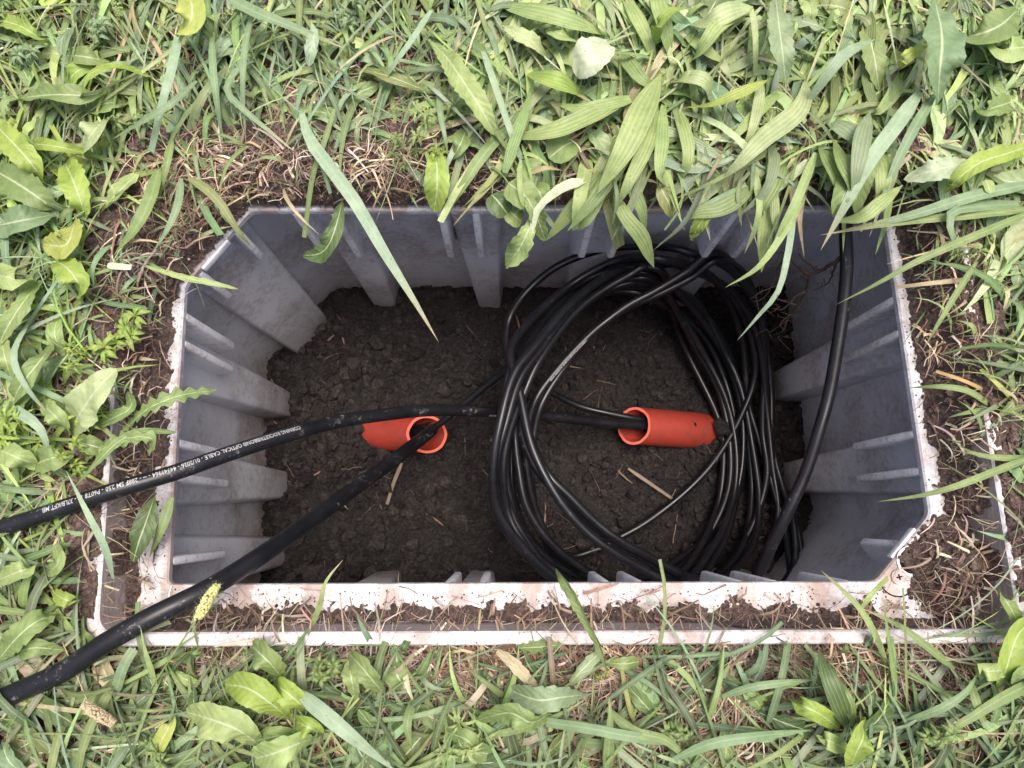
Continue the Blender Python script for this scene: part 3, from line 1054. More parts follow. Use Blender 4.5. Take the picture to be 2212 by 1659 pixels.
def add_leaf(mb, pts, width, kind, col, fold=.22, roll=0.0, wave=.0, n=None, across=None, tipcol=None, curl=0.0):
    """pts world spine; width = full width in metres"""
    path, L = resample(catmull(pts, max(.0015, sum((b_ - a).length for a, b_ in zip(pts, pts[1:])) / 60)), n or {'blade': 12, 'cut': 10, 'lance': 20, 'round': 14}.get(kind, 44))
    m = len(path) - 1
    across = across or {'blade': 2, 'cut': 2, 'lance': 4}.get(kind, 6)
    lobes = max(5, L / (.0115 if kind == 'dand' else .008 if kind == 'dock' else .012))
    ph1, ph2 = random.random(), random.random()
    s1, s2 = random.random() * 50, random.random() * 50
    vs, uvs, cols = [], [], []
    for i, p in enumerate(path):
        t = i / m
        a, b_ = path[max(0, i - 1)], path[min(m, i + 1)]
        T = (b_ - a).normalized()
        U = Vector((0, 0, 1))
        U = U - T * T.dot(U)
        if U.length < .2: U = Vector((0, .6, .8)) - T * T.dot(Vector((0, .6, .8)))
        U.normalize()
        rr = roll + .35 * noise.noise(Vector((s1, t * 1.7, 0)))
        Sd = T.cross(U)
        Sd, U = Sd * math.cos(rr) + U * math.sin(rr), U * math.cos(rr) - Sd * math.sin(rr)
        for k in range(across + 1):
            x = k / across * 2 - 1
            hw = half(kind, t, lobes, ph1 if x < 0 else ph2) * width / 2
            ax = abs(x)
            dz = ax * hw * fold
            dz += wave * hw * ax * 1.3 * noise.noise(Vector((s2 + (5 if x > 0 else 0), t * L * 48, x)))
            dz -= curl * hw * ax * ax
            vs.append(p + Sd * (x * hw) + U * dz)
            uvs.append(((x + 1) / 2, t * L * 10))
            cc = col
            if tipcol and t > .72: 
                q = (t - .72) / .28
                cc = tuple(col[j] * (1 - q) + tipcol[j] * q for j in range(3))
            cols.append(cc)
    w = across + 1
    mb.add(vs, [(i * w + k, i * w + k + 1, (i + 1) * w + k + 1, (i + 1) * w + k) for i in range(m) for k in range(across)], uvs=uvs, cols=cols)

def traced(kind, wpx, col, pts, z0=.05, z1=.06, arch=.02, **kw):
    """a leaf whose spine was measured in the photograph; it starts at height z0, ends at z1 and arches between"""
    k = len(pts) - 1
    W3 = []
    for i, p in enumerate(pts):
        t = i / k
        z = p[2] if len(p) > 2 else z0 + (z1 - z0) * t + 4 * arch * t * (1 - t)
        W3.append(P(p[0], p[1], z))
    mid = W3[len(W3) // 2]
    return W3, wpx * depth(mid) / F, kind, pal(C[col], .05), kw

def plant(name, label, cat, leaves, group=None):
    first = leaves[0]
    t0 = traced(*first[:4], **(first[4] if len(first) > 4 else {}))
    root = empty(name, (t0[0][0].x, t0[0][0].y, .04), label, cat, group)
    for lf in leaves:
        kw = dict(lf[4]) if len(lf) > 4 else {}
        pts, w, kind, col, ex = traced(*lf[:4], **kw)
        mb = MB()
        ex.setdefault('wave', .5 if kind in ('dand', 'thistle', 'dock') else .15)
        add_leaf(mb, pts, w, kind, col, **ex)
        mb.build('leaf', M[STYLE[kind]], root)
    return root

def single(name, label, cat, kind, wpx, col, pts, group=None, mat=None, **kw):
    p3, w, kind, col, ex = traced(kind, wpx, col, pts, **kw)
    mb = MB()
    ex.setdefault('wave', .5 if kind in ('dand', 'thistle', 'dock') else .12)
    add_leaf(mb, p3, w, kind, col, **ex)
    o = mb.build(name, M[mat or STYLE[kind]], origin=tuple(p3[0]))
    return tag(o, label, cat, group)

# --- plants of the upper left corner
plant('dandelion_plant', 'yellow green dandelion with a folded leaf, upper left corner beside the long blue-green grass', 'dandelion', [
    ('dand', 42, 'bright', [(120, 100), (80, 78), (40, 55), (-20, 38)], dict(arch=.03)),
    ('dand', 34, 'bright', [(168, 236), (180, 195), (195, 160), (245, 147), (330, 166)], dict(z0=.06, arch=.04, roll=.4)),
    ('dock', 50, 'mid', [(250, 195), (190, 205), (110, 205), (42, 212)], dict(arch=.03)),
    ('dock', 60, 'pale', [(236, 252), (215, 270), (192, 300), (182, 334)], dict(arch=.035)),
    ('dock', 30, 'bright', [(45, 308), (120, 316), (205, 336)], dict(arch=.03)),
    ('dand', 60, 'mid', [(280, 228), (235, 222), (190, 240)], dict(arch=.01)),
    ('dock', 46, 'mid', [(130, 120), (180, 122), (238, 134)], dict(arch=.02)),
])
plant('dandelion_plant', 'toothed yellow green dandelion leaves and a broad bluish one, left edge, upper part', 'dandelion', [
    ('dand', 62, 'bright', [(-30, 250), (20, 300), (65, 350), (100, 402)], dict(arch=.035)),
    ('dand', 82, 'mid', [(-40, 352), (30, 392), (80, 425), (118, 452)], dict(arch=.02)),
    ('dock', 72, 'blue', [(-30, 492), (40, 478), (118, 464)], dict(arch=.03)),
    ('dand', 70, 'bright', [(190, 490), (176, 440), (158, 390), (140, 352)], dict(arch=.03)),
    ('dand', 66, 'yel', [(163, 462), (156, 500), (140, 530), (92, 528)], dict(arch=.03, z1=.07)),
    ('dand', 40, 'lite', [(205, 470), (250, 420), (300, 372)], dict(arch=.015)),
])
plant('dandelion_plant', 'light green dandelion clump at the left edge, level with the upper left wall', 'dandelion', [
    ('dock', 58, 'lite', [(-30, 590), (20, 600), (78, 618)], dict(arch=.04)),
    ('dand', 50, 'mid', [(110, 590), (60, 640), (20, 700), (-10, 760)], dict(arch=.03)),
    ('dand', 60, 'bright', [(108, 560), (140, 575), (168, 610), (172, 640)], dict(arch=.04)),
    ('dock', 46, 'mid', [(118, 735), (90, 775), (40, 840), (30, 880)], dict(arch=.035)),
    ('dand', 48, 'lite', [(0, 700), (10, 770), (30, 830)], dict(arch=.03)),
    ('blade', 26, 'bluel', [(0, 870), (40, 890), (90, 930), (110, 1010)], dict(arch=.03)),
    ('dand', 52, 'mid', [(100, 800), (55, 850), (10, 900), (-20, 930)], dict(arch=.02)),
    ('dand', 56, 'lite', [(-30, 960), (30, 985), (90, 1010)], dict(arch=.03)),
    ('dand', 60, 'mid', [(60, 1010), (110, 990), (160, 980)], dict(arch=.03)),
])
plant('broadleaf_plant', 'very broad pale leaf left of the box, beside the dark spiny leaves', 'weed', [
    ('dock', 84, 'pale', [(148, 940), (175, 890), (210, 840), (252, 796)], dict(z0=.05, z1=.10, arch=.02, fold=.12)),
    ('dand', 50, 'lite', [(160, 945), (120, 900), (90, 870)], dict(arch=.03)),
    ('dand', 44, 'mid', [(150, 950), (190, 960), (240, 975)], dict(arch=.02)),
])
plant('thistle_plant', 'dark green spiny lobed leaves reaching over the left rim of the box', 'thistle', [
    ('thistle', 50, 'mid', [(262, 935), (310, 890), (350, 868), (400, 852), (468, 843)], dict(z0=.05, z1=.05, arch=.03, fold=.3)),
    ('thistle', 46, 'mid', [(175, 1000), (230, 965), (285, 945), (330, 950), (322, 985)], dict(z0=.05, z1=.07, arch=.03)),
    ('dand', 20, 'mid', [(150, 1065), (200, 1010), (255, 955), (310, 932), (386, 934)], dict(z0=.06, z1=.06, arch=.03)),
    ('dand', 30, 'mid', [(180, 935), (240, 905), (282, 880), (275, 845)], dict(z0=.05, z1=.06, arch=.02)),
])
plant('dandelion_plant', 'wrinkled dark green leaf lying on the left ledge below the printed cable', 'dandelion', [
    ('dock', 52, 'deep', [(336, 1068), (318, 1120), (300, 1170), (288, 1214)], dict(z0=.03, z1=.035, arch=.01, wave=.9)),
    ('blade', 22, 'mid', [(372, 1075), (350, 1140), (322, 1205)], dict(z0=.03, z1=.02, arch=.01)),
])
plant('dandelion_plant', 'dandelion with toothed grey-green leaf at the left edge below the printed cable', 'dandelion', [
    ('dand', 62, 'mid', [(-15, 1440), (30, 1385), (75, 1345), (125, 1325)], dict(arch=.03)),
    ('dand', 44, 'mid', [(15, 1420), (70, 1400), (140, 1405)], dict(arch=.02)),
    ('dock', 40, 'lite', [(100, 1240), (125, 1215), (118, 1175)], dict(arch=.03)),
    ('dand', 50, 'lite', [(-20, 1260), (40, 1235), (90, 1220)], dict(arch=.03)),
    ('dand', 38, 'bright', [(110, 1275), (140, 1295), (172, 1300)], dict(arch=.02)),
])
plant('dandelion_plant', 'glossy bright green dandelion rosette with wide leaves, below the box left of centre', 'dandelion', [
    ('dock', 72, 'bright', [(628, 1556), (585, 1520), (535, 1487), (486, 1478)], dict(arch=.035, fold=.12)),
    ('dock', 76, 'lite', [(570, 1618), (520, 1580), (462, 1556), (402, 1538)], dict(arch=.04, fold=.12)),
    ('dand', 74, 'lite', [(690, 1590), (640, 1608), (590, 1628), (545, 1640)], dict(arch=.035)),
    ('dock', 54, 'bright', [(672, 1545), (648, 1520), (612, 1490), (594, 1478)], dict(arch=.03)),
    ('dock', 46, 'bright', [(700, 1585), (668, 1572), (634, 1556)], dict(arch=.03)),
    ('dock', 44, 'mid', [(650, 1588), (600, 1590), (540, 1604)], dict(arch=.02)),
    ('dand', 64, 'mid', [(618, 1476), (590, 1440), (565, 1415), (545, 1396)], dict(arch=.03)),
    ('dand', 50, 'mid', [(560, 1650), (510, 1670), (470, 1690)], dict(arch=.03)),
    ('dock', 36, 'yel', [(330, 1660), (345, 1610), (365, 1570), (378, 1545)], dict(arch=.02)),
])
plant('dandelion_plant', 'dandelion with crinkled arching leaves below the middle of the lower rim', 'dandelion', [
    ('dand', 62, 'grey', [(1268, 1500), (1215, 1506), (1160, 1512), (1100, 1490)], dict(arch=.03)),
    ('dand', 58, 'mid', [(1198, 1534), (1150, 1560), (1100, 1540), (1030, 1556)], dict(arch=.045, roll=.3)),
    ('dand', 30, 'tan', [(1178, 1498), (1140, 1465), (1105, 1430), (1068, 1402)], dict(arch=.012)),
    ('cut', 14, 'brown', [(1198, 1496), (1192, 1440), (1186, 1375)], dict(arch=.012)),
    ('dand', 30, 'grey', [(1222, 1494), (1250, 1455), (1306, 1400)], dict(arch=.012)),
    ('dand', 46, 'mid', [(1040, 1640), (1010, 1600), (960, 1580)], dict(arch=.03)),
    ('dand', 60, 'mid', [(960, 1640), (1010, 1625), (1070, 1630)], dict(arch=.02)),
])
plant('broadleaf_plant', 'drooping toothed weed leaves below the lower rim, right of the bright dandelion rosette', 'weed', [
    ('dand', 52, 'mid', [(835, 1505), (805, 1470), (780, 1440), (755, 1412)], dict(arch=.03)),
    ('dand', 40, 'lite', [(770, 1520), (760, 1470), (752, 1425)], dict(arch=.02)),
    ('blade', 20, 'mid', [(900, 1500), (880, 1560), (890, 1620)], dict(arch=.02)),
])
plant('plantain_plant', 'dark ribbed plantain leaves standing below the lower rim near the screw corner', 'plantain', [
    ('lance', 42, 'deep', [(1835, 1580), (1812, 1520), (1785, 1450), (1768, 1400)], dict(arch=.04)),
    ('lance', 26, 'mid', [(1845, 1575), (1830, 1510), (1790, 1445)], dict(arch=.03)),
    ('dock', 40, 'bright', [(1818, 1578), (1775, 1545), (1735, 1525), (1696, 1508)], dict(arch=.045)),
    ('dock', 56, 'bright', [(1832, 1665), (1850, 1625), (1865, 1590), (1860, 1553)], dict(arch=.05)),
    ('dock', 36, 'lite', [(1760, 1590), (1790, 1600), (1835, 1622)], dict(arch=.03)),
])
plant('dandelion_plant', 'bright green leaves at the right edge just below the lower right corner of the rim', 'dandelion', [
    ('dock', 60, 'bright', [(2160, 1500), (2175, 1440), (2200, 1370), (2235, 1340)], dict(arch=.03)),
    ('dock', 40, 'lite', [(2100, 1440), (2130, 1450), (2190, 1445)], dict(arch=.04)),
    ('dand', 60, 'mid', [(2180, 1490), (2215, 1460), (2260, 1450)], dict(arch=.03)),
    ('dand', 40, 'mid', [(2150, 1270), (2175, 1300), (2200, 1345)], dict(arch=.02)),
])

# --- top middle and right: plantain clump and its neighbours
plant('plantain_plant', 'clump of long ribbed plantain leaves above the rim, one very large leaf pointing down', 'plantain', [
    ('lance', 58, 'lite', [(1428, 160), (1385, 245), (1345, 330), (1290, 418)], dict(z0=.07, z1=.085, arch=.035, fold=.1)),
    ('lance', 46, 'lite', [(1372, 205), (1290, 245), (1200, 282), (1095, 300)], dict(z0=.06, z1=.06, arch=.03)),
    ('lance', 44, 'bright', [(1268, 215), (1225, 185), (1185, 170), (1135, 160)], dict(z0=.05, z1=.07, arch=.03)),
    ('lance', 44, 'lite', [(1318, 78), (1240, 50), (1160, 28), (1078, 12)], dict(z0=.06, z1=.06, arch=.03)),
    ('lance', 30, 'lite', [(1398, 205), (1330, 222), (1255, 236), (1195, 222)], dict(z0=.05, arch=.03)),
    ('lance', 36, 'mid', [(1400, 240), (1370, 300), (1310, 395), (1265, 455), (1225, 500)], dict(z0=.06, z1=.05, arch=.02)),
    ('lance', 34, 'lite', [(1420, 215), (1402, 300), (1360, 390), (1330, 450)], dict(z0=.06, z1=.06, arch=.03)),
    ('lance', 32, 'mid', [(1405, 235), (1350, 310), (1320, 360), (1290, 440)], dict(z0=.05, z1=.05, arch=.02)),
    ('lance', 30, 'lite', [(1432, 215), (1430, 300), (1425, 370), (1438, 405)], dict(z0=.06, z1=.06, arch=.03)),
    ('dock', 46, 'olive', [(1425, 395), (1432, 415), (1445, 440), (1452, 466)], dict(z0=.06, z1=.04, arch=.01)),
    ('lance', 34, 'mid', [(1310, 345), (1298, 400), (1270, 470), (1248, 498)], dict(z0=.05, z1=.04, arch=.012, roll=.3)),
    ('lance', 36, 'mid', [(1330, 330), (1290, 390), (1235, 455), (1178, 521)], dict(z0=.05, z1=.02, arch=.02)),
    ('cut', 34, 'lite', [(1270, 340), (1258, 400), (1250, 450), (1247, 495)], dict(z0=.05, z1=.04, arch=.02)),
    ('lance', 38, 'mid', [(1325, 405), (1345, 460), (1385, 515), (1413, 578)], dict(z0=.05, z1=.01, arch=.03)),
    ('cut', 34, 'olive', [(1312, 420), (1320, 455), (1330, 500), (1338, 534)], dict(z0=.04, z1=.01, arch=.012)),
    ('lance', 28, 'mid', [(1380, 330), (1368, 400), (1385, 450), (1395, 500)], dict(z0=.05, z1=.03, arch=.02)),
    ('lance', 30, 'lite', [(1455, 215), (1480, 290), (1485, 350), (1460, 400)], dict(z0=.05, z1=.05, arch=.03)),
])
plant('plantain_plant', 'pale trampled plantain leaves at the top edge of the photo beside the oval whitish leaf', 'plantain', [
    ('lance', 34, 'lite', [(1420, 150), (1400, 90), (1375, 40), (1340, -20)], dict(arch=.02)),
    ('lance', 40, 'lite', [(1450, 140), (1440, 80), (1425, 20), (1415, -30)], dict(arch=.03)),
    ('lance', 30, 'bright', [(1410, 110), (1420, 60), (1450, 25), (1500, 20)], dict(z1=.08, arch=.04, roll=.4)),
    ('lance', 36, 'lite', [(1480, 150), (1520, 100), (1560, 50), (1625, 20)], dict(arch=.04)),
    ('lance', 44, 'pale', [(1490, 55), (1535, 45), (1580, 25), (1628, 14)], dict(z0=.07, z1=.08, arch=.02)),
    ('cut', 15, 'pale', [(1622, 15), (1630, 60), (1632, 110), (1630, 165)], dict(z0=.08, z1=.06, arch=.02)),
    ('lance', 28, 'lite', [(1465, 60), (1500, 90), (1540, 120), (1580, 140)], dict(arch=.02)),
    ('lance', 28, 'lite', [(1440, 190), (1470, 170), (1500, 165), (1540, 160)], dict(arch=.03)),
    ('lance', 32, 'mid', [(1330, 100), (1360, 140), (1390, 175), (1430, 190)], dict(arch=.02)),
    ('lance', 36, 'pale', [(1450, 185), (1490, 168), (1525, 180), (1535, 220)], dict(z0=.06, arch=.03)),
])
plant('dock_plant', 'large oval whitish leaf lying upside down above the plantain clump', 'weed', [
    ('dock', 84, 'white', [(1310, 85), (1290, 105), (1265, 130), (1245, 165)], dict(z0=.08, z1=.08, arch=.02, fold=.05)),
    ('dand', 44, 'pale', [(1085, 55), (1115, 70), (1155, 95), (1182, 128)], dict(z0=.07, arch=.02)),
    ('dock', 40, 'lite', [(1180, 60), (1210, 72), (1250, 92)], dict(z0=.06, arch=.03)),
])
plant('plantain_plant', 'long speckled plantain leaves lying diagonally over the upper right rim', 'plantain', [
    ('lance', 46, 'pale', [(1742, 165), (1728, 235), (1650, 300), (1600, 350), (1560, 388)], dict(z0=.06, z1=.07, arch=.03)),
    ('lance', 24, 'pale', [(1640, 150), (1640, 210), (1625, 280), (1600, 330)], dict(z0=.06, arch=.02)),
    ('lance', 30, 'yel', [(1475, 233), (1540, 226), (1600, 202), (1660, 172)], dict(z0=.06, z1=.09, arch=.02, roll=.3)),
    ('lance', 36, 'lite', [(1690, 370), (1668, 420), (1652, 500), (1645, 590)], dict(z0=.05, z1=.0, arch=.02)),
    ('lance', 34, 'mid', [(1700, 330), (1680, 380), (1650, 440), (1640, 480)], dict(z0=.05, z1=.04, arch=.02)),
    ('lance', 36, 'mid', [(1640, 390), (1600, 425), (1560, 450), (1500, 462), (1470, 480)], dict(z0=.05, z1=.04, arch=.015)),
    ('dock', 30, 'bright', [(1560, 432), (1530, 460), (1508, 490), (1494, 520)], dict(z0=.05, z1=.02, arch=.015)),
    ('lance', 44, 'grey', [(1775, 252), (1815, 275), (1850, 298), (1892, 315)], dict(z0=.05, arch=.02)),
    ('lance', 40, 'mid', [(1770, 300), (1790, 345), (1810, 390), (1812, 440)], dict(arch=.03)),
    ('dock', 60, 'mid', [(1850, 330), (1840, 380), (1820, 430), (1800, 470)], dict(arch=.03)),
    ('lance', 40, 'lite', [(1860, 320), (1900, 350), (1905, 400), (1890, 440)], dict(arch=.03)),
    ('lance', 26, 'lite', [(1700, 180), (1650, 230), (1600, 280), (1560, 330)], dict(arch=.02)),
    ('lance', 40, 'grey', [(1880, 240), (1862, 300), (1850, 370), (1838, 440)], dict(z0=.07, z1=.075, arch=.03)),
    ('dock', 52, 'mid', [(1900, 290), (1880, 340), (1862, 390), (1850, 462)], dict(z0=.065, z1=.06, arch=.03)),
    ('lance', 36, 'mid', [(1800, 300), (1820, 350), (1845, 400), (1850, 470)], dict(z0=.07, z1=.06, arch=.03)),
    ('lance', 30, 'lite', [(1950, 400), (1900, 440), (1860, 470), (1800, 480)], dict(z0=.07, z1=.05, arch=.02)),
])
plant('dandelion_plant', 'grey-green dandelion leaf with a side lobe at the top edge, right of the plantain', 'dandelion', [
    ('dand', 62, 'grey', [(1672, -30), (1682, 50), (1690, 110), (1697, 180)], dict(z0=.07, z1=.08, arch=.03)),
    ('thistle', 44, 'grey', [(1690, 35), (1730, 45), (1765, 55), (1790, 66)], dict(z0=.07, z1=.08, arch=.02)),
    ('dand', 40, 'lite', [(1720, -20), (1750, 20), (1740, 60)], dict(arch=.02)),
    ('lance', 26, 'bluel', [(1890, 85), (1830, 115), (1785, 165), (1735, 238)], dict(z0=.09, z1=.07, arch=.03)),
])
plant('dock_plant', 'large bluish green leaf with a white midrib near the right end of the top edge', 'weed', [
    ('dock', 92, 'blue', [(2020, 0), (2035, 80), (2030, 150), (2026, 222)], dict(z0=.09, z1=.085, arch=.03)),
    ('dand', 30, 'yel', [(2005, 98), (1975, 112), (1955, 128), (1940, 146)], dict(z0=.08, z1=.08, arch=.02)),
    ('dock', 76, 'mid', [(2200, 20), (2160, 55), (2110, 75), (2050, 85)], dict(z0=.08, arch=.03)),
    ('dock', 70, 'lite', [(2230, 100), (2180, 105), (2130, 110)], dict(z0=.08, arch=.03)),
    ('dand', 56, 'mid', [(1900, 20), (1880, 70), (1890, 130), (1900, 200)], dict(arch=.02)),
    ('lance', 30, 'lite', [(1950, 150), (1930, 200), (1900, 240), (1880, 250)], dict(arch=.02)),
])
plant('dandelion_plant', 'pale upturned leaf with a straight white midrib, right of the upper right box corner', 'dandelion', [
    ('dand', 56, 'under', [(2105, 350), (2060, 358), (2010, 370), (1952, 388)], dict(z0=.07, z1=.07, arch=.02, fold=.08)),
    ('dock', 46, 'bright', [(2240, 310), (2180, 330), (2120, 350), (2070, 385), (2038, 418)], dict(z0=.07, z1=.07, arch=.03)),
    ('dand', 52, 'mid', [(2090, 250), (2140, 235), (2200, 215)], dict(arch=.03)),
    ('round', 30, 'lite', [(2130, 388), (2135, 403), (2140, 418)], dict(z0=.085, z1=.085, arch=.0)),
    ('round', 24, 'mid', [(2118, 400), (2122, 410), (2128, 422)], dict(z0=.08, z1=.08, arch=.0)),
])
plant('dandelion_plant', 'light toothed dandelion leaf above the rim, tip down, left of a cut bluish blade', 'dandelion', [
    ('dand', 58, 'lite', [(925, 85), (965, 125), (1010, 190), (1045, 245), (1068, 292)], dict(z0=.07, z1=.085, arch=.03)),
    ('dock', 30, 'olive', [(930, 200), (880, 180), (830, 162), (782, 150)], dict(z0=.06, arch=.02)),
])
plant('dandelion_plant', 'smooth oblong bright leaf overlapping the top rim, tip on the white edge', 'dandelion', [
    ('dock', 56, 'bright', [(940, 320), (944, 365), (944, 410), (938, 458)], dict(z0=.065, z1=.045, arch=.02)),
    ('dock', 40, 'mid', [(1010, 270), (995, 310), (975, 345)], dict(arch=.02)),
    ('dock', 50, 'mid', [(1010, 180), (990, 215), (965, 250)], dict(arch=.02)),
])
plant('dandelion_plant', 'pale toothed leaf dangling below the top rim left of the coil, tip pointing down left', 'dandelion', [
    ('dand', 56, 'lite', [(1158, 455), (1140, 500), (1120, 540), (1092, 574)], dict(z0=.05, z1=.01, arch=.02)),
    ('dand', 40, 'mid', [(1108, 395), (1140, 430), (1162, 475), (1178, 520)], dict(z0=.05, z1=.02, arch=.03)),
    ('blade', 12, 'lite', [(1125, 345), (1122, 390), (1130, 440), (1155, 480)], dict(z0=.07, z1=.04, arch=.02)),
])
plant('ground_ivy', 'round scalloped ground ivy leaves at the top rim under the plantain leaves', 'ground ivy', [
    ('round', 74, 'mid', [(1240, 305), (1215, 318), (1185, 342)], dict(z0=.065, z1=.065, arch=.006, fold=.1)),
    ('round', 62, 'mid', [(1130, 345), (1145, 365), (1160, 388)], dict(z0=.06, z1=.06, arch=.006, fold=.1)),
    ('round', 76, 'mid', [(1098, 395), (1125, 415), (1150, 440)], dict(z0=.065, z1=.06, arch=.006, fold=.1)),
    ('round', 62, 'deep', [(1062, 420), (1080, 440), (1098, 465)], dict(z0=.05, z1=.045, arch=.006, fold=.1)),
    ('round', 50, 'mid', [(1100, 455), (1112, 466), (1128, 480)], dict(z0=.045, z1=.04, arch=.006, fold=.1)),
    ('round', 52, 'mid', [(1150, 400), (1165, 415), (1172, 436)], dict(z0=.05, z1=.05, arch=.006)),
])
single('dock_leaf', 'crumpled dark leaf with curled tip hanging over the top rim near its left end', 'leaf', 'dock', 42, 'deep',
       [(741, 428), (728, 480), (712, 525), (690, 548), (655, 552)], z0=.05, z1=.02, arch=.02, wave=.9)
single('curled_leaf', 'narrow curled leaf standing across the lower ledge, its tip over the dark soil', 'leaf', 'dand', 30, 'mid',
       [(1318, 1464), (1295, 1400), (1272, 1345), (1240, 1290), (1215, 1250), (1200, 1228)], z0=.055, z1=.06, arch=.035, roll=.9, fold=.5)
single('toothed_leaf', 'narrow toothed yellow green leaf lying across the chamfered upper left corner of the box', 'leaf', 'dand', 16, 'lite',
       [(285, 563), (330, 580), (400, 600), (460, 612), (516, 625)], z0=.05, z1=.05, arch=.012)
single('pale_leaf', 'short pale leaf hanging vertically near the top edge, left of the middle', 'leaf', 'dand', 30, 'bluel',
       [(672, 45), (678, 75), (672, 110), (667, 145)], z0=.08, z1=.075, arch=.01)
single('bright_leaf', 'crumpled yellow green leaf at the top edge amid long bluish grass', 'leaf', 'dock', 62, 'yel',
       [(405, -18), (415, 15), (410, 50), (385, 76)], z0=.09, z1=.085, arch=.02, wave=.9)

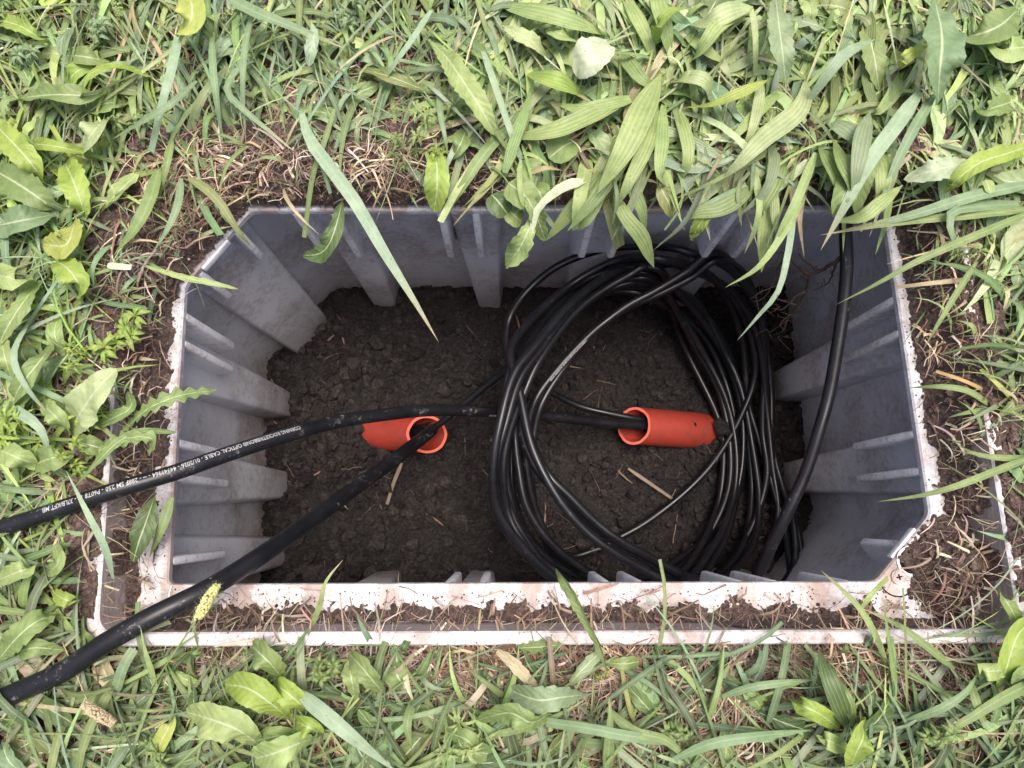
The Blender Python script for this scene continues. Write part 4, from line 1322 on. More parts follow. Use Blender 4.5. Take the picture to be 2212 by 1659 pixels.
# --- individual long grass blades
BL = [
 ('longest grass blade, arching over the top rim and pointing into the dark box', 'blade', 29, 'bluel', [(652, 245), (668, 300), (715, 365), (770, 440), (830, 545), (895, 650), (948, 740)], .07, .02, .03),
 ('bluish grass blade with a whitish cut end resting above the top rim', 'cut', 16, 'bluel', [(1043, 110), (1068, 180), (1098, 270), (1126, 345)], .07, .06, .02),
 ('straight grass blade slanting from the top edge down left above the straw', 'cut', 15, 'bluel', [(932, 22), (895, 80), (855, 135), (820, 190)], .08, .06, .03),
 ('narrow grass blade running down beside the hanging toothed leaf', 'blade', 14, 'blue', [(948, 190), (952, 250), (962, 300), (968, 345)], .06, .06, .02),
 ('broad grass blade curving down left over the top rim under the ivy leaves', 'blade', 26, 'mid', [(1120, 262), (1075, 300), (1037, 345), (1005, 395), (975, 442), (957, 486)], .06, .03, .02),
 ('dull grass blade whose blunt cut end hangs over the left part of the top rim', 'cut', 13, 'mid', [(722, 235), (700, 310), (675, 385), (657, 513)], .07, .02, .02),
 ('holed grass blade lying on the straw near the upper left corner of the box', 'blade', 32, 'mid', [(343, 365), (325, 430), (295, 490), (245, 552)], .06, .06, .02),
 ('arched grass blade with a curled tip reaching over the chamfered upper left corner', 'blade', 20, 'olive', [(407, 385), (445, 408), (480, 445), (515, 500), (545, 535)], .06, .03, .02),
 ('dark grass blade hanging vertically beside the straw, upper left', 'blade', 17, 'blue', [(392, 385), (385, 440), (360, 500), (323, 555)], .06, .06, .02),
 ('bluish grass blade pointing down at the upper left, right of the folded dandelion leaf', 'cut', 24, 'bluel', [(388, 72), (372, 150), (350, 230), (328, 328)], .08, .07, .03),
 ('long grass blade slanting down left across the upper left clump', 'blade', 17, 'blue', [(425, 175), (370, 225), (310, 262), (235, 305)], .09, .07, .03),
 ('upright grass blade at the upper left with its tip on the straw', 'blade', 17, 'blue', [(457, 80), (462, 160), (470, 230), (484, 322)], .08, .05, .03),
 ('thin upright grass blade, upper left, right of the other upright one', 'blade', 15, 'blue', [(548, 20), (530, 100), (525, 200), (532, 320)], .08, .05, .03),
 ('kinked grass blade with a bent pale knee, upper left', 'blade', 15, 'blue', [(548, 132), (515, 150), (490, 195), (530, 240), (590, 290), (645, 335)], .07, .06, .02),
 ('wide bluish grass blade running right along the top edge, left of the middle', 'blade', 26, 'blue', [(490, -5), (560, 30), (640, 62), (745, 105)], .09, .07, .02),
 ('short cut grass blade pointing down beside the arched one, upper left', 'cut', 16, 'mid', [(372, 300), (360, 360), (342, 437)], .07, .05, .02),
 ('grey-white cut grass blade lying level left of the box', 'cut', 16, 'white', [(232, 573), (258, 576), (284, 578)], .07, .07, .0),
 ('wide bluish grass blade slanting down left over the upper right corner of the box', 'blade', 34, 'bluel', [(1988, 198), (1935, 270), (1880, 345), (1828, 440), (1772, 542)], .09, .05, .03),
 ('second grass blade parallel to the wide bluish one, upper right', 'blade', 22, 'blue', [(2018, 205), (1970, 285), (1925, 380), (1878, 512)], .08, .05, .03),
 ('slim drooping grass blade hanging in front of the riser cable, tip far down left', 'blade', 15, 'bluel', [(1718, 440), (1700, 555), (1680, 630), (1640, 680), (1592, 736)], .05, .0, .02),
 ('slim grass blade ending beside the coil, its tip pointing left', 'blade', 16, 'lite', [(1735, 430), (1700, 490), (1640, 575), (1565, 622)], .05, .01, .02),
 ('hanging grass blade with a yellow tip in front of the top fins', 'blade', 14, 'lite', [(1630, 400), (1640, 440), (1632, 490), (1608, 548)], .06, .02, .02),
 ('pair-forming grass blade pointing down over the right part of the top rim', 'blade', 20, 'lite', [(1762, 330), (1722, 430), (1690, 490), (1655, 560)], .07, .03, .02),
 ('thin grass blade nearly level above the top rim, pointing down left to the fins', 'blade', 12, 'blue', [(1612, 400), (1560, 425), (1510, 450), (1470, 480)], .06, .04, .01),
 ('wide level grass blade running left from the right edge over the upper right corner', 'blade', 26, 'blue', [(2240, 395), (2100, 425), (1960, 468), (1800, 502)], .08, .04, .02),
 ('lower level grass blade from the right edge over the upper right corner', 'blade', 20, 'mid', [(2240, 450), (2100, 465), (1950, 480), (1770, 508)], .07, .04, .02),
 ('grass blade crossing the right rim from the right edge and dipping left into the box', 'blade', 18, 'mid', [(2235, 455), (2130, 500), (1990, 560), (1900, 610), (1806, 658)], .08, .04, .03),
 ('folded bluish grass blade on the right rim near its upper end', 'blade', 24, 'blue', [(2200, 440), (2070, 452), (2052, 478), (2060, 520), (2095, 560)], .07, .06, .02),
 ('dry tan straw stalk lying across the right rim', 'cut', 11, 'tan', [(2095, 603), (2010, 612), (1935, 621)], .055, .03, .01),
 ('thin grass blade pointing down on the right rim beside the yellowish lichen patch', 'blade', 13, 'mid', [(2110, 565), (2062, 640), (2020, 710), (1990, 762)], .07, .04, .02),
 ('grass blade reaching left over the right rim, halfway down', 'blade', 15, 'mid', [(2142, 878), (2090, 845), (2030, 835), (1962, 838)], .05, .035, .02),
 ('withered yellow grass blade right of the box', 'cut', 13, 'yel', [(2192, 868), (2160, 835), (2118, 798)], .05, .06, .01),
 ('withered orange grass blade right of the box', 'cut', 10, 'orange', [(2130, 845), (2080, 822), (2022, 802)], .05, .05, .01),
 ('short grass blade under the withered ones at the right rim', 'blade', 11, 'mid', [(2142, 884), (2095, 890), (2047, 902)], .05, .045, .01),
 ('long blade from the right edge over the right rim, torn tip inside the box', 'blade', 16, 'mid', [(2235, 985), (2140, 1022), (2060, 1052), (1990, 1070), (1893, 1084)], .07, .04, .025),
 ('short curved grass blade at the right edge above the long torn one', 'blade', 14, 'mid', [(2235, 990), (2150, 988), (2100, 978), (2056, 952)], .06, .05, .02),
 ('grass blade crossing the lower ledge near the screw, its tip inside the box', 'blade', 15, 'lite', [(1915, 1432), (1885, 1360), (1852, 1308), (1815, 1270), (1772, 1231)], .05, .05, .03),
 ('short grass blade pointing up right toward the screw', 'cut', 14, 'lite', [(1862, 1312), (1885, 1280), (1918, 1248)], .05, .04, .01),
 ('dark grass blade arching right across the lower lip below the screw', 'blade', 17, 'mid', [(2062, 1445), (2000, 1395), (1940, 1350), (1858, 1312)], .06, .055, .02),
 ('upright grass blade standing in front of the lower lip, right', 'blade', 11, 'mid', [(1932, 1500), (1926, 1420), (1915, 1350), (1908, 1290)], .05, .09, .01),
 ('upright thin brownish grass stalk right of the upright blade at the lower lip', 'cut', 6, 'olive', [(1960, 1540), (1957, 1440), (1955, 1350), (1950, 1270)], .05, .09, .01),
 ('long bluish blade slanting down right to the bottom edge, beside the dandelion rosette', 'blade', 34, 'bluel', [(640, 1492), (700, 1540), (760, 1590), (860, 1670)], .08, .08, .02),
 ('long level grass blade at the bottom edge, right half', 'blade', 24, 'blue', [(1455, 1640), (1540, 1605), (1640, 1590), (1760, 1576)], .07, .06, .02),
 ('level grass blade just below the lower lip, right half', 'blade', 18, 'blue', [(1560, 1505), (1620, 1485), (1690, 1475), (1765, 1468)], .06, .06, .015),
 ('pointed grass blade standing up left of the lower rim seed head', 'blade', 14, 'lite', [(340, 1490), (325, 1440), (312, 1395), (303, 1352)], .05, .09, .01),
 ('blunt bluish grass blade below the lower left corner of the rim', 'cut', 28, 'blue', [(250, 1495), (262, 1455), (275, 1425), (290, 1402)], .06, .08, .01),
 ('bluish grass blade crossing over the printed cable at the left edge', 'blade', 16, 'bluel', [(245, 1250), (228, 1185), (190, 1110), (142, 1015)], .07, .11, .02),
 ('young upright shoot on the lower ledge left of the middle', 'blade', 13, 'lite', [(672, 1355), (690, 1310), (705, 1255), (742, 1208)], .04, .08, .02),
 ('grass blade standing at the left edge above the printed cable', 'blade', 16, 'bluel', [(60, 700), (30, 770), (60, 840), (120, 910)], .07, .06, .03),
 ('long bluish grass blade from the bottom edge right of the middle, pointing left', 'cut', 26, 'blue', [(1460, 1600), (1360, 1590), (1280, 1575), (1180, 1560)], .07, .07, .02),
 ('grass blade rising from the bottom edge in a narrow V, right of the middle', 'blade', 24, 'mid', [(1312, 1670), (1316, 1600), (1318, 1540), (1315, 1500)], .05, .09, .02),
 ('grass blade slanting from the V right of the middle toward the right', 'blade', 22, 'mid', [(1310, 1530), (1370, 1580), (1440, 1600), (1500, 1660)], .07, .06, .02),
 ('grass blade reaching up right beside the bright leaves at the lower right edge', 'blade', 20, 'blue', [(1950, 1560), (2020, 1535), (2080, 1500), (2115, 1450)], .06, .07, .02),
 ('blunt grass blade pointing down at the lower right edge', 'cut', 20, 'mid', [(2095, 1470), (2110, 1520), (2130, 1575)], .07, .06, .02),
 ('long grass blade across the lower right corner', 'blade', 26, 'mid', [(2240, 1470), (2160, 1510), (2080, 1560), (2010, 1600)], .07, .06, .02),
]
for lab, kind, w, col, pts, z0, z1, ar in BL:
    single('grass_spear', lab, 'grass blade', kind, w, col, pts, z0=z0, z1=z1, arch=ar, tipcol=C['tan'] if kind == 'blade' and random.random() < .3 else None)

# --- small herbs
def herb(u, v, rad, col, label, seed_, n=26, lf='lance'):
    random.seed(seed_)
    c_ = P(u, v, .045)
    root = empty('small_herb', (c_.x, c_.y, .04), label, 'herb')
    mb = MB()
    R_ = rad * .65 / F
    for s in range(5 if n > 12 else 2):
        a0 = random.random() * 6.28
        rr = R_ * random.uniform(.1, .75)
        tip = Vector((c_.x + rr * math.cos(a0), c_.y + rr * math.sin(a0), .05 + random.uniform(.01, .035)))
        mb2 = MB()
        tube(mb2, catmull([Vector((c_.x, c_.y, .035)), (Vector((c_.x, c_.y, .035)) + tip) / 2 + Vector((0, 0, .008)), tip], .004), .0008, 6, col=C[col])
        mb2.build('stem', M['dry'], root)
        for k in range(n // 5 + 3):
            a = a0 + k * 2.4
            l = R_ * random.uniform(.28, .5)
            p0 = tip - Vector((0, 0, .002 * (k % 4)))
            e = Vector((math.cos(a), math.sin(a), 0))
            add_leaf(mb, [p0, p0 + e * l * .5 + Vector((0, 0, .004)), p0 + e * l + Vector((0, 0, -.001))], l * .30, 'thistle' if lf == 'thistle' else lf, pal(C[col], .15), n=10, across=2, fold=.3)
    o = mb.build('foliage', M['broad'], root)
    return root
herb(293, 735, 80, 'bright', 'bright green star-shaped young herb on the left rim dirt', 1)
herb(210, 765, 60, 'bright', 'feathery bright herb left of the star-shaped one', 2, lf='thistle')
herb(240, 890, 55, 'bright', 'small bright shoot overlapping the broad pale leaf left of the box', 3, 14)
herb(925, 300, 66, 'lite', 'small lobed light green herb above the top rim, left of the hanging leaf', 4, lf='thistle')
herb(880, 350, 56, 'mid', 'small bluish green lobed herb on the dirt of the top rim', 5, lf='thistle')
herb(950, 360, 44, 'bright', 'tiny bright herb beside the smooth oblong leaf at the top rim', 6, 14)
herb(985, 265, 50, 'mid', 'small narrow-leaved herb at the foot of the light green hanging leaf', 7, 16)
herb(240, 110, 60, 'blue', 'small bluish herb in the upper left corner between dandelion leaves', 8)
herb(90, 150, 70, 'blue', 'small-leaved herb with pale upright leaves near the left edge at the top', 9)
herb(300, 285, 60, 'mid', 'small narrow-leaved weed at the edge of the straw, upper left', 10)
herb(205, 1000, 50, 'bright', 'bright small rosette above the printed cable near the left rim', 11)
herb(80, 960, 90, 'bright', 'bright feathery herb patch at the left edge above the printed cable', 12, 40, 'thistle')
herb(1000, 1590, 80, 'lite', 'small light herb at the bottom edge left of the middle', 13, 34, 'thistle')
herb(1285, 1450, 30, 'bright', 'tiny bright green herb at the foot of the curled leaf', 14, 12)
herb(1450, 1300 + 260, 50, 'mid', 'small weed with oval leaves at the bottom edge, middle', 15)
herb(720, 1440, 50, 'mid', 'small clover-like weed just below the lower lip, left', 16)
herb(1990, 1560, 60, 'mid', 'low leafy weed near the lower right corner of the photo', 17)
herb(2150, 150, 70, 'mid', 'soft leafy weed in the upper right corner', 18, 36)
herb(780, 60, 60, 'blue', 'small-leaved herb near the top edge between long grass blades', 19)
herb(360, 1600, 60, 'mid', 'small weed at the bottom edge left of the dandelion rosette', 20)
herb(30, 60, 60, 'mid', 'small weed in the very upper left corner', 21)
herb(2050, 560, 60, 'lite', 'light fern-like weed on the right rim near the upper right corner', 22, 30, 'thistle')
random.seed(99)

# --- foxtail seed heads
def foxtail(label, stem_pts, head_pts, rpx, col):
    root_p = P(*stem_pts[0])
    root = empty('foxtail', tuple(root_p), label, 'seed head')
    mb = MB(); tube(mb, cpath(stem_pts, .004), .0008, 7, col=C['mid']); mb.build('stem', M['dry'], root)
    path = cpath(head_pts, .0009)
    mb = MB()
    r = rpx * .65 / F
    for i, p in enumerate(path):
        t = i / (len(path) - 1)
        rr = r * (.55 + .45 * math.sin(math.pi * min(1, t * .95 + .05)))
        T = (path[min(len(path) - 1, i + 1)] - path[max(0, i - 1)]).normalized()
        A_ = T.orthogonal().normalized(); B_ = T.cross(A_)
        for k in range(7):
            a = k * .9 + i * 2.4
            a += random.uniform(-.4, .4); p = p + T * random.uniform(-.0008, .0008)
            e = A_ * math.cos(a) + B_ * math.sin(a)
            clod(mb, p + e * rr * .55, .0013, pal(C[col], .2), flat=1)
            q = p + e * rr * .6
            tp = q + e * rr * .9 + T * .003
            s_ = T.cross(e) * .00018
            mb.add([q - s_ * .6, q + s_ * .6, tp], [(0, 1, 2)], pal(C['under'], .2))
    mb.build('spike', M['dry'], root)
foxtail('yellow green foxtail seed head beside the thick cable at the lower left rim', [(318, 1500, .05), (370, 1420, .075), (430, 1330, .09)], [(430, 1331, .09), (447, 1300, .095), (467, 1267, .10)], 18, 'foxy')
foxtail('yellowish foxtail seed head lying at the bottom left below the thick cable', [(262, 1580, .06), (252, 1570, .07), (245, 1560, .075)], [(246, 1562, .075), (215, 1545, .08), (183, 1522, .08)], 17, 'tan')
foxtail('green foxtail seed head at the top edge in the upper left corner', [(268, 50, .06), (262, 40, .065), (258, 34, .07)], [(258, 34, .07), (252, 10, .075), (248, -15, .08)], 18, 'lite')

# --- dark roots that grew through the right end of the top wall
root = empty('hanging_root', P(1748, 592, -.05), 'dark branching root hanging inside the box below the upper right corner', 'root')
mb = MB()
rp = [[(1830, 540, .0), (1805, 566, -.02), (1780, 580, -.04), (1748, 592, -.06), (1720, 575, -.07), (1700, 550, -.07), (1669, 545, -.06)],
      [(1748, 592, -.06), (1742, 625, -.09), (1722, 660, -.12), (1700, 690, -.15), (1659, 722, -.18)],
      [(1722, 660, -.12), (1695, 650, -.12), (1660, 640, -.13)], [(1748, 592, -.06), (1700, 612, -.09), (1650, 628, -.11), (1620, 645, -.12)],
      [(1805, 566, -.02), (1790, 610, -.06), (1760, 625, -.08)], [(1690, 560, -.07), (1675, 600, -.10), (1650, 645, -.13), (1625, 650, -.14)],
      [(1740, 630, -.09), (1718, 640, -.10), (1690, 668, -.12), (1665, 665, -.13)], [(1700, 690, -.15), (1690, 715, -.17), (1672, 724, -.19)],
      [(1770, 585, -.05), (1735, 560, -.06), (1725, 548, -.06)]]
for i, pp in enumerate(rp):
    tube(mb, [p + Vector((random.uniform(-1, 1), random.uniform(-1, 1), 0)) * .0008 for p in cpath(pp, .005)], .0030 if i == 0 else .0016, 7, rfun=lambda t: 1 - .75 * t)
for k in range(30):
    b_ = random.choice(rp); q = random.choice(b_)
    p = P(*q) + Vector((random.uniform(-.01, .01), random.uniform(-.01, .01), random.uniform(-.005, .005)))
    tube(mb, catmull([p, p + Vector((random.uniform(-.014, .014), random.uniform(-.014, .014), -.004)), p + Vector((random.uniform(-.02, .02), random.uniform(-.02, .02), -.01))], .006), .0004, 4)
mb.build('root_strands', M['root'], root)

# ------------------------------------------------------------------ mass vegetation: grass, leaves of ground cover, straw
LOs = rounded(LO, .02)
def g_blade(mb, x, y, z, ang, L_, w, h, col, bend=.0, n=5, cutend=False, fold=.25):
    pts = []
    for i in range(n + 1):
        t = i / n
        a = ang + bend * t
        pts.append((x, y, z + h * 4 * t * (1 - t) * .8 + h * .2 * t))
        x += math.cos(a) * L_ / n
        y += math.sin(a) * L_ / n
    vs, uvs, cols = [], [], []
    tw = random.uniform(-.5, .5)
    for i, p in enumerate(pts):
        t = i / n
        a = ang + bend * t
        hw = w / 2 * ((min(1, .5 + t * 3)) * ((1 - t ** 2.2) if not cutend else (1 - .2 * t)) + .03)
        sx, sy = -math.sin(a) * hw, math.cos(a) * hw
        dz = hw * (fold + tw * 0)
        rz = hw * math.sin(tw * 2 * (t + .3))
        vs += [(p[0] - sx, p[1] - sy, p[2] + dz - rz), (p[0], p[1], p[2]), (p[0] + sx, p[1] + sy, p[2] + dz + rz)]
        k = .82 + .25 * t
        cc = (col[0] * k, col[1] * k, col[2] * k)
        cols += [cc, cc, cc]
        uvs += [(0, t), (.5, t), (1, t)]
    fs = []
    for i in range(n):
        for k in range(2):
            fs.append((i * 3 + k, i * 3 + k + 1, (i + 1) * 3 + k + 1, (i + 1) * 3 + k))
    mb.add(vs, fs, uvs=uvs, cols=cols)

def strawness(u, v):
    s = 0.0
    def e(cu, cv, ru, rv, k=1.0):
        return k * math.exp(-(((u - cu) / ru) ** 2 + ((v - cv) / rv) ** 2))
    s += e(540, 330, 130, 95, 1.2) + e(430, 450, 100, 90, 1.0) + e(290, 600, 80, 80, .7) + e(790, 350, 140, 70, .9) + e(650, 200, 90, 50, .7)
    s += e(870, 200, 100, 45, .6) + e(1000, 400, 170, 34, .8) + e(1320, 390, 500, 30, .25) + e(230, 830, 50, 120, .25) + e(175, 1130, 60, 130, 1.1)
    s += e(2070, 780, 42, 230, .7) + e(2100, 1250, 70, 190, .9) + e(1780, 1470, 320, 75, 1.25) + e(1130, 1450, 260, 60, .9) + e(560, 1420, 260, 36, .9)
    s += e(1350, 1530, 180, 70, .6) + e(2000, 1420, 150, 60, .9) + e(1900, 220, 150, 100, .35) + e(1620, 250, 100, 80, .3)
    return s

def tone(x, y, col):
    k = 1 + .48 * nz(x, y, 4, 17) + .35 * nz(x, y, 8, 60) + random.uniform(-.12, .12)
    w = .10 * nz(x, y, 12, 12)
    if y < .04: k *= .86
    return (col[0] * k * (1 + w), col[1] * k, col[2] * k * (1 - w))

def region(u, v):
    """greens by where the plants grow"""
    r = random.random()
    if u < 330 and v < 1300:
        return 'bright' if r < .25 else 'lite' if r < .45 else 'mid' if r < .8 else 'blue'
    if v < 460 and u < 1050:
        return 'blue' if r < .4 else 'mid' if r < .75 else 'bluel' if r < .85 else 'lite'
    if v < 560 and u >= 1050:
        return 'pale' if r < .28 else 'lite' if r < .62 else 'mid' if r < .85 else 'blue'
    return 'mid' if r < .34 else 'blue' if r < .60 else 'grey' if r < .72 else 'lite' if r < .80 else 'tan' if r < .83 else 'deep'

random.seed(11)
mb_g, mb_s, mb_l = MB(), MB(), MB()
X0, X1, Y0, Y1 = -.75, .80, -.52, .82
def rnd_outside(poly, margin=0):
    while True:
        x, y = random.uniform(X0, X1), random.uniform(Y0, Y1)
        if not inside(poly, x, y): return x, y
cnt = 0
while cnt < 11500:
    x, y = rnd_outside(LOs)
    u, v = Q((x, y, .05))
    s = strawness(u, v)
    if random.random() < s * .85: continue
    cnt += 1
    base_a = {True: -1.2}.get(v < 460, None)
    a = random.uniform(0, 6.28)
    if v < 460 and u < 1050 and random.random() < .55: a = random.gauss(-1.35, .5)
    elif v < 560 and u >= 1050 and random.random() < .6: a = random.gauss(-1.75, .6)
    elif v > 1380 and random.random() < .3: a = random.choice((random.gauss(.4, .5), random.gauss(1.9, .5)))
    L_ = random.uniform(.03, .115)
    e = edge_dist(LO, x, y)
    ex, ey = x + math.cos(a) * L_, y + math.sin(a) * L_
    if inside(LIr, ex, ey) and (v > 1100 or u > 1950 or u < 400):
        if inside(RIM, ex, ey) or v > 960 or random.random() < .3:
            if random.random() < .93: L_ = max(.012, min(L_, e * 1.1))
    elif inside(RIM, ex, ey) and random.random() < (.55 if 1050 < u < 1900 else .93): continue
    w = random.choice((.0016, .0024, .0034, .0046, .006, .0075)) * (1.25 if v < 560 and u > 1050 else 1)
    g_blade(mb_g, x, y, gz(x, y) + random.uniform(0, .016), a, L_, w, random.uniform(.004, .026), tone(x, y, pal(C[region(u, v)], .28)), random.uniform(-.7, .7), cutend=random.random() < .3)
# long fine blades matted over the rest
cnt = 0
while cnt < 2300:
    x, y = rnd_outside(LOs)
    u, v = Q((x, y, .05))
    if 380 < u < 1950 and 470 < v < 1400: continue
    if random.random() < strawness(u, v) * .6: continue
    a = random.gauss(-1.4, .6) if v < 470 else random.gauss(3.3, .6) if u > 1950 else random.uniform(0, 6.28)
    L_ = random.uniform(.07, .17)
    ex, ey = x + math.cos(a) * L_, y + math.sin(a) * L_
    mx_, my_ = x + math.cos(a) * L_ * .6, y + math.sin(a) * L_ * .6
    if inside(LIr, ex, ey) and (v > 470 and u < 1950 or random.random() < .8): continue
    if inside(RIM, ex, ey) and random.random() < .5: continue
    cnt += 1
    c_ = C[random.choice(('blue', 'bluel', 'mid', 'lite', 'tan', 'grey') if u < 1050 or v > 500 else ('pale', 'bluel', 'lite', 'under', 'tan'))]
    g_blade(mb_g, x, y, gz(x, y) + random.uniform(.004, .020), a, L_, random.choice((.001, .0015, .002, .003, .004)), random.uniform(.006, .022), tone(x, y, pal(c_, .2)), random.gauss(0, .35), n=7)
# sparse blades rooted in the soil that covers the buried rim
cnt = 0
while cnt < 420:
    x, y = random.uniform(g0x, g1x), random.uniform(g0y, g1y)
    if not inside(LOr, x, y) or inside(RIMe, x, y): continue
    u, v = Q((x, y, .03))
    h = dirt_h(x, y)
    if h < .012 or v > 960: continue
    if 560 < u < 1050 and random.random() < .5: continue
    cnt += 1
    a = random.uniform(0, 6.28); L_ = random.uniform(.02, .07)
    if inside(RIM, x + math.cos(a) * L_, y + math.sin(a) * L_) and random.random() < .8: L_ *= .35
    g_blade(mb_g, x, y, h, a, L_, random.choice((.001, .0018, .003, .0045)), random.uniform(.006, .02), tone(x, y, pal(C[random.choice(('mid', 'blue', 'lite', 'tan', 'grey'))], .25)), random.uniform(-.8, .8))
# fine short undergrowth that fills the gaps
for i in range(9000):
    x, y = rnd_outside(LOs)
    u, v = Q((x, y, .05))
    if random.random() < strawness(u, v) * .8: continue
    L_ = random.uniform(.012, .045)
    a = random.uniform(0, 6.28)
    if inside(LIr, x + math.cos(a) * L_, y + math.sin(a) * L_): continue
    cc = C[random.choice(('mid', 'deep', 'olive', 'blue', 'brown', 'tan'))]
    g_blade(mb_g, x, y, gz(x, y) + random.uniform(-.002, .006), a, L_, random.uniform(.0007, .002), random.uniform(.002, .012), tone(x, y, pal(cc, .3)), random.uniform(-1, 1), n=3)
tag(mb_g.build('grass', M['blade']), 'tangled short green grass around the box', 'grass', kind='stuff')

cnt = 0
while cnt < 3000:
    x, y = rnd_outside(LOs)
    u, v = Q((x, y, .05))
    if random.random() < strawness(u, v) * .8: continue
    cnt += 1
    a = random.uniform(0, 6.28)
    if v < 560 and u > 1050 and random.random() < .6: a = random.gauss(-1.8, .7)
    L_ = random.uniform(.016, .056) * (1.15 if u < 330 else 1)
    if v < 470 and u > 1050: L_ *= 1.7
    ex, ey = x + math.cos(a) * L_, y + math.sin(a) * L_
    if inside(LIr, ex, ey) and (v > 460 or u < 1050 or random.random() < .5): continue
    z = gz(x, y) + random.uniform(.0, .018)
    kind = random.choice(('dock', 'dand', 'lance', 'round', 'thistle')) if u < 1050 or v > 600 else random.choice(('lance', 'lance', 'dand'))
    w = L_ * {'lance': .22, 'round': .8, 'thistle': .45}.get(kind, .36)
    if kind == 'round': L_ *= .45; w = L_
    d = Vector((math.cos(a), math.sin(a), 0))
    p = Vector((x, y, z))
    add_leaf(mb_l, [p, p + d * L_ * .5 + Vector((0, 0, random.uniform(.003, .014))), p + d * L_ + Vector((0, 0, random.uniform(-.003, .008)))],
             w, kind, tone(x, y, pal(C[region(u, v)], .22)), n=12, across=4, wave=.5, roll=random.uniform(-.4, .4))
mb_t = MB()
cnt = 0
while cnt < 1250:
    x, y = rnd_outside(RIM)
    u, v = Q((x, y, .05))
    if u < 1060 or v > 470 or u > 2150 or (inside(LIr, x, y) and random.random() < .5): continue
    if u > 1900 and random.random() < .4: continue
    L_ = random.uniform(.045, .14)
    a = random.gauss(-1.9, .45) if random.random() < .75 else random.uniform(0, 6.28)
    ex, ey = x + math.cos(a) * L_, y + math.sin(a) * L_
    eu, ev = Q((ex, ey, .04))
    if ev > 455 + random.choice((0, 0, 20, 50, 90)): continue
    cnt += 1
    z = max(gz(x, y), .050 if inside(LOs, x, y) else 0) + random.uniform(.0, .017)
    kind = random.choice(('lance', 'lance', 'blade', 'cut'))
    d = Vector((math.cos(a), math.sin(a), 0)); sd2 = Vector((-d.y, d.x, 0)) * L_ * random.uniform(-.18, .18)
    p = Vector((x, y, z))
    drop = -.018 if inside(RIM, ex, ey) else .0
    add_leaf(mb_t, [p, p + d * L_ * .33 + sd2 * .8 + Vector((0, 0, random.uniform(.004, .014))), p + d * L_ * .7 + sd2 + Vector((0, 0, random.uniform(.002, .012) + drop * .2)), p + d * L_ + Vector((0, 0, .002 + drop))],
             random.choice((.003, .004, .005, .007, .009, .012)), kind, tone(x, y, pal(C[random.choice(('pale', 'lite', 'mid', 'mid', 'grey', 'blue', 'bluel', 'bluel', 'under', 'tan'))], .25)), n=11, across=2 if kind != 'lance' else 4, wave=.5, roll=random.uniform(-.6, .6))
tag(mb_t.build('trampled_leaves', M['strap']), 'mass of flattened pale strap-like leaves above the upper right part of the box', 'trampled leaves', kind='stuff')
tag(mb_l.build('ground_cover', M['broad']), 'low mixed leafy weeds among the grass around the box', 'ground cover', kind='stuff')

def straw_piece(mb, x, y, z, a, L_, r, col, zz=.006):
    n = 5
    b1 = random.gauss(0, .35)
    b2 = random.gauss(0, .10)
    kink = random.choice((0, 0, 0, 0, 0, .8, -.8)); kp = random.uniform(.3, .8)
    vs, fs = [], []
    for i in range(n + 1):
        t = i / n
        aa = a + b1 * t + b2 * math.sin(t * 7) + (kink if t > kp else 0)
        zc = z + zz * math.sin(math.pi * t) + random.uniform(-.0008, .0008)
        sx, sy = -math.sin(aa) * r, math.cos(aa) * r
        k = 1 - .5 * t
        vs += [(x - sx * k, y - sy * k, zc), (x, y, zc + r * 1.1 * k), (x + sx * k, y + sy * k, zc)]
        x += math.cos(aa) * L_ / n; y += math.sin(aa) * L_ / n
    for i in range(n):
        for k in range(2):
            fs.append((i * 3 + k, i * 3 + k + 1, (i + 1) * 3 + k + 1, (i + 1) * 3 + k))
    mb.add(vs, fs, col)
cnt = tries = 0
LEDGE = rounded(offset_poly(RIM, .002), .006)
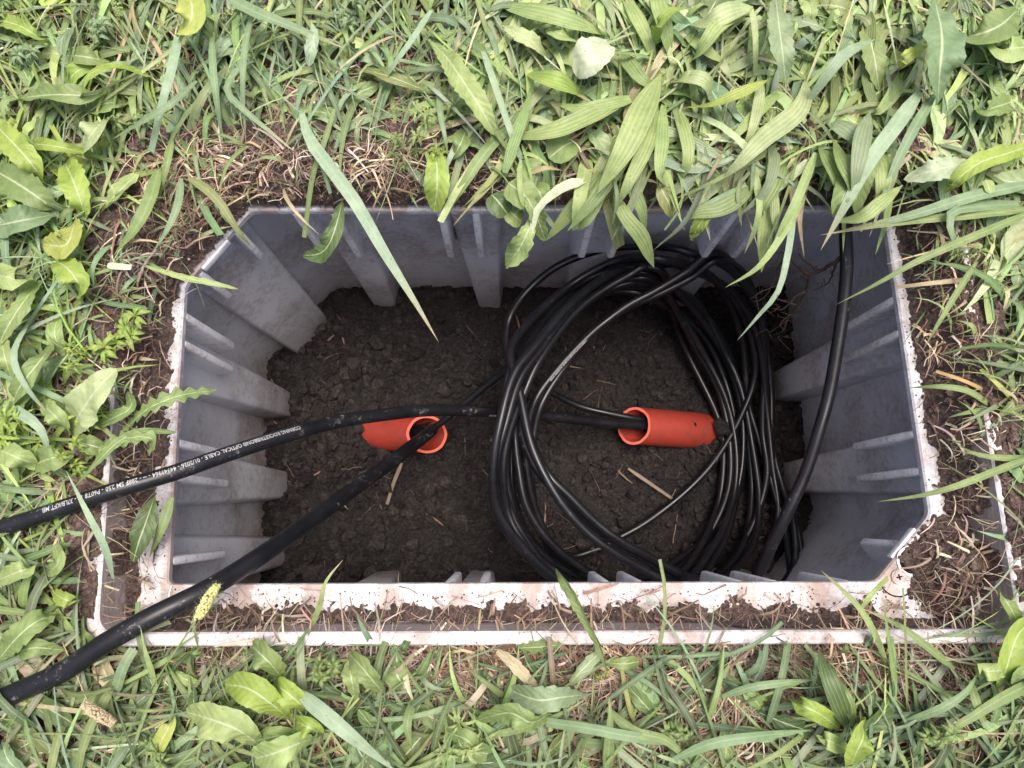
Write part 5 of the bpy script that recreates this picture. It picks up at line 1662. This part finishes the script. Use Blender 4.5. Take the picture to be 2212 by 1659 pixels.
while cnt < 40000 and tries < 700000:
    tries += 1
    x, y = random.uniform(X0, X1), random.uniform(Y0, Y1)
    if inside(LEDGE, x, y): continue
    u, v = Q((x, y, .05))
    s = strawness(u, v)
    onledge = inside(LIr, x, y)
    if onledge:
        top = v < 480 or (u < 560 and v < 640)
        dh = dirt_h(x, y)
        s = s * .9 if top else (.32 if dh > .004 else .07)
        z = max(0, dh) + .001
        if inside(LOs, x, y) is False: z = gz(x, y)
    elif inside(LOs, x, y):
        s *= .35; z = LIPZ + .001
        if v > 1300 or u < 240: s *= .25
    else:
        s = s + (.16 if v < 560 else .26)
        z = gz(x, y)
    if random.random() > s: continue
    cnt += 1
    L_ = random.uniform(.012, .055) * (.7 if onledge else 1)
    a = random.uniform(0, 6.28)
    ex, ey = x + math.cos(a) * L_, y + math.sin(a) * L_
    if inside(RIM, ex, ey) and (random.random() < .94): continue
    col = pal(C[random.choice(('straw', 'straw', 'straw2', 'straw2', 'straw3', 'rust', 'brown'))], .3)
    straw_piece(mb_s, x, y, z + random.uniform(0, .010), a, L_, random.choice((.00015, .0002, .0003, .0004, .0005, .0006, .0009, .0015)), tone(x, y, col))
tag(mb_s.build('dry_grass', M['dry']), 'reddish brown matted dead grass and fine roots around the box rim', 'dead grass', kind='stuff')

# litter on the pit floor
mb = MB()
for i in range(130):
    x, y = random.uniform(-.42, .53), random.uniform(-.10, .38)
    straw_piece(mb, x, y, floor_z(x, y) + .003, random.uniform(0, 6.28), random.uniform(.008, .045), random.choice((.0002, .0003, .0005)), pal(C[random.choice(('straw2', 'brown', 'brown'))], .3), .003)
for i in range(26):
    x, y = random.uniform(-.42, .5), random.uniform(-.08, .36)
    g_blade(mb, x, y, floor_z(x, y) + .004, random.uniform(0, 6.28), random.uniform(.02, .05), .003, .003, pal(C['brown'], .2), .4)
tag(mb.build('floor_litter', M['dry']), 'fine dead stalks scattered over the dark pit floor', 'plant litter', kind='stuff')
single('dry_straw', 'dull dry grass blade lying on the pit floor inside the coil', 'grass blade', 'cut', 8, 'brown', [(1357, 1012), (1405, 1045), (1456, 1080)], z0=-.402, z1=-.402, arch=.003)
single('dry_straw', 'dull dry grass blade lying on the pit floor below the left-hand conduit', 'grass blade', 'cut', 9, 'brown', [(868, 1000), (850, 1045), (836, 1090)], z0=-.402, z1=-.402, arch=.003)
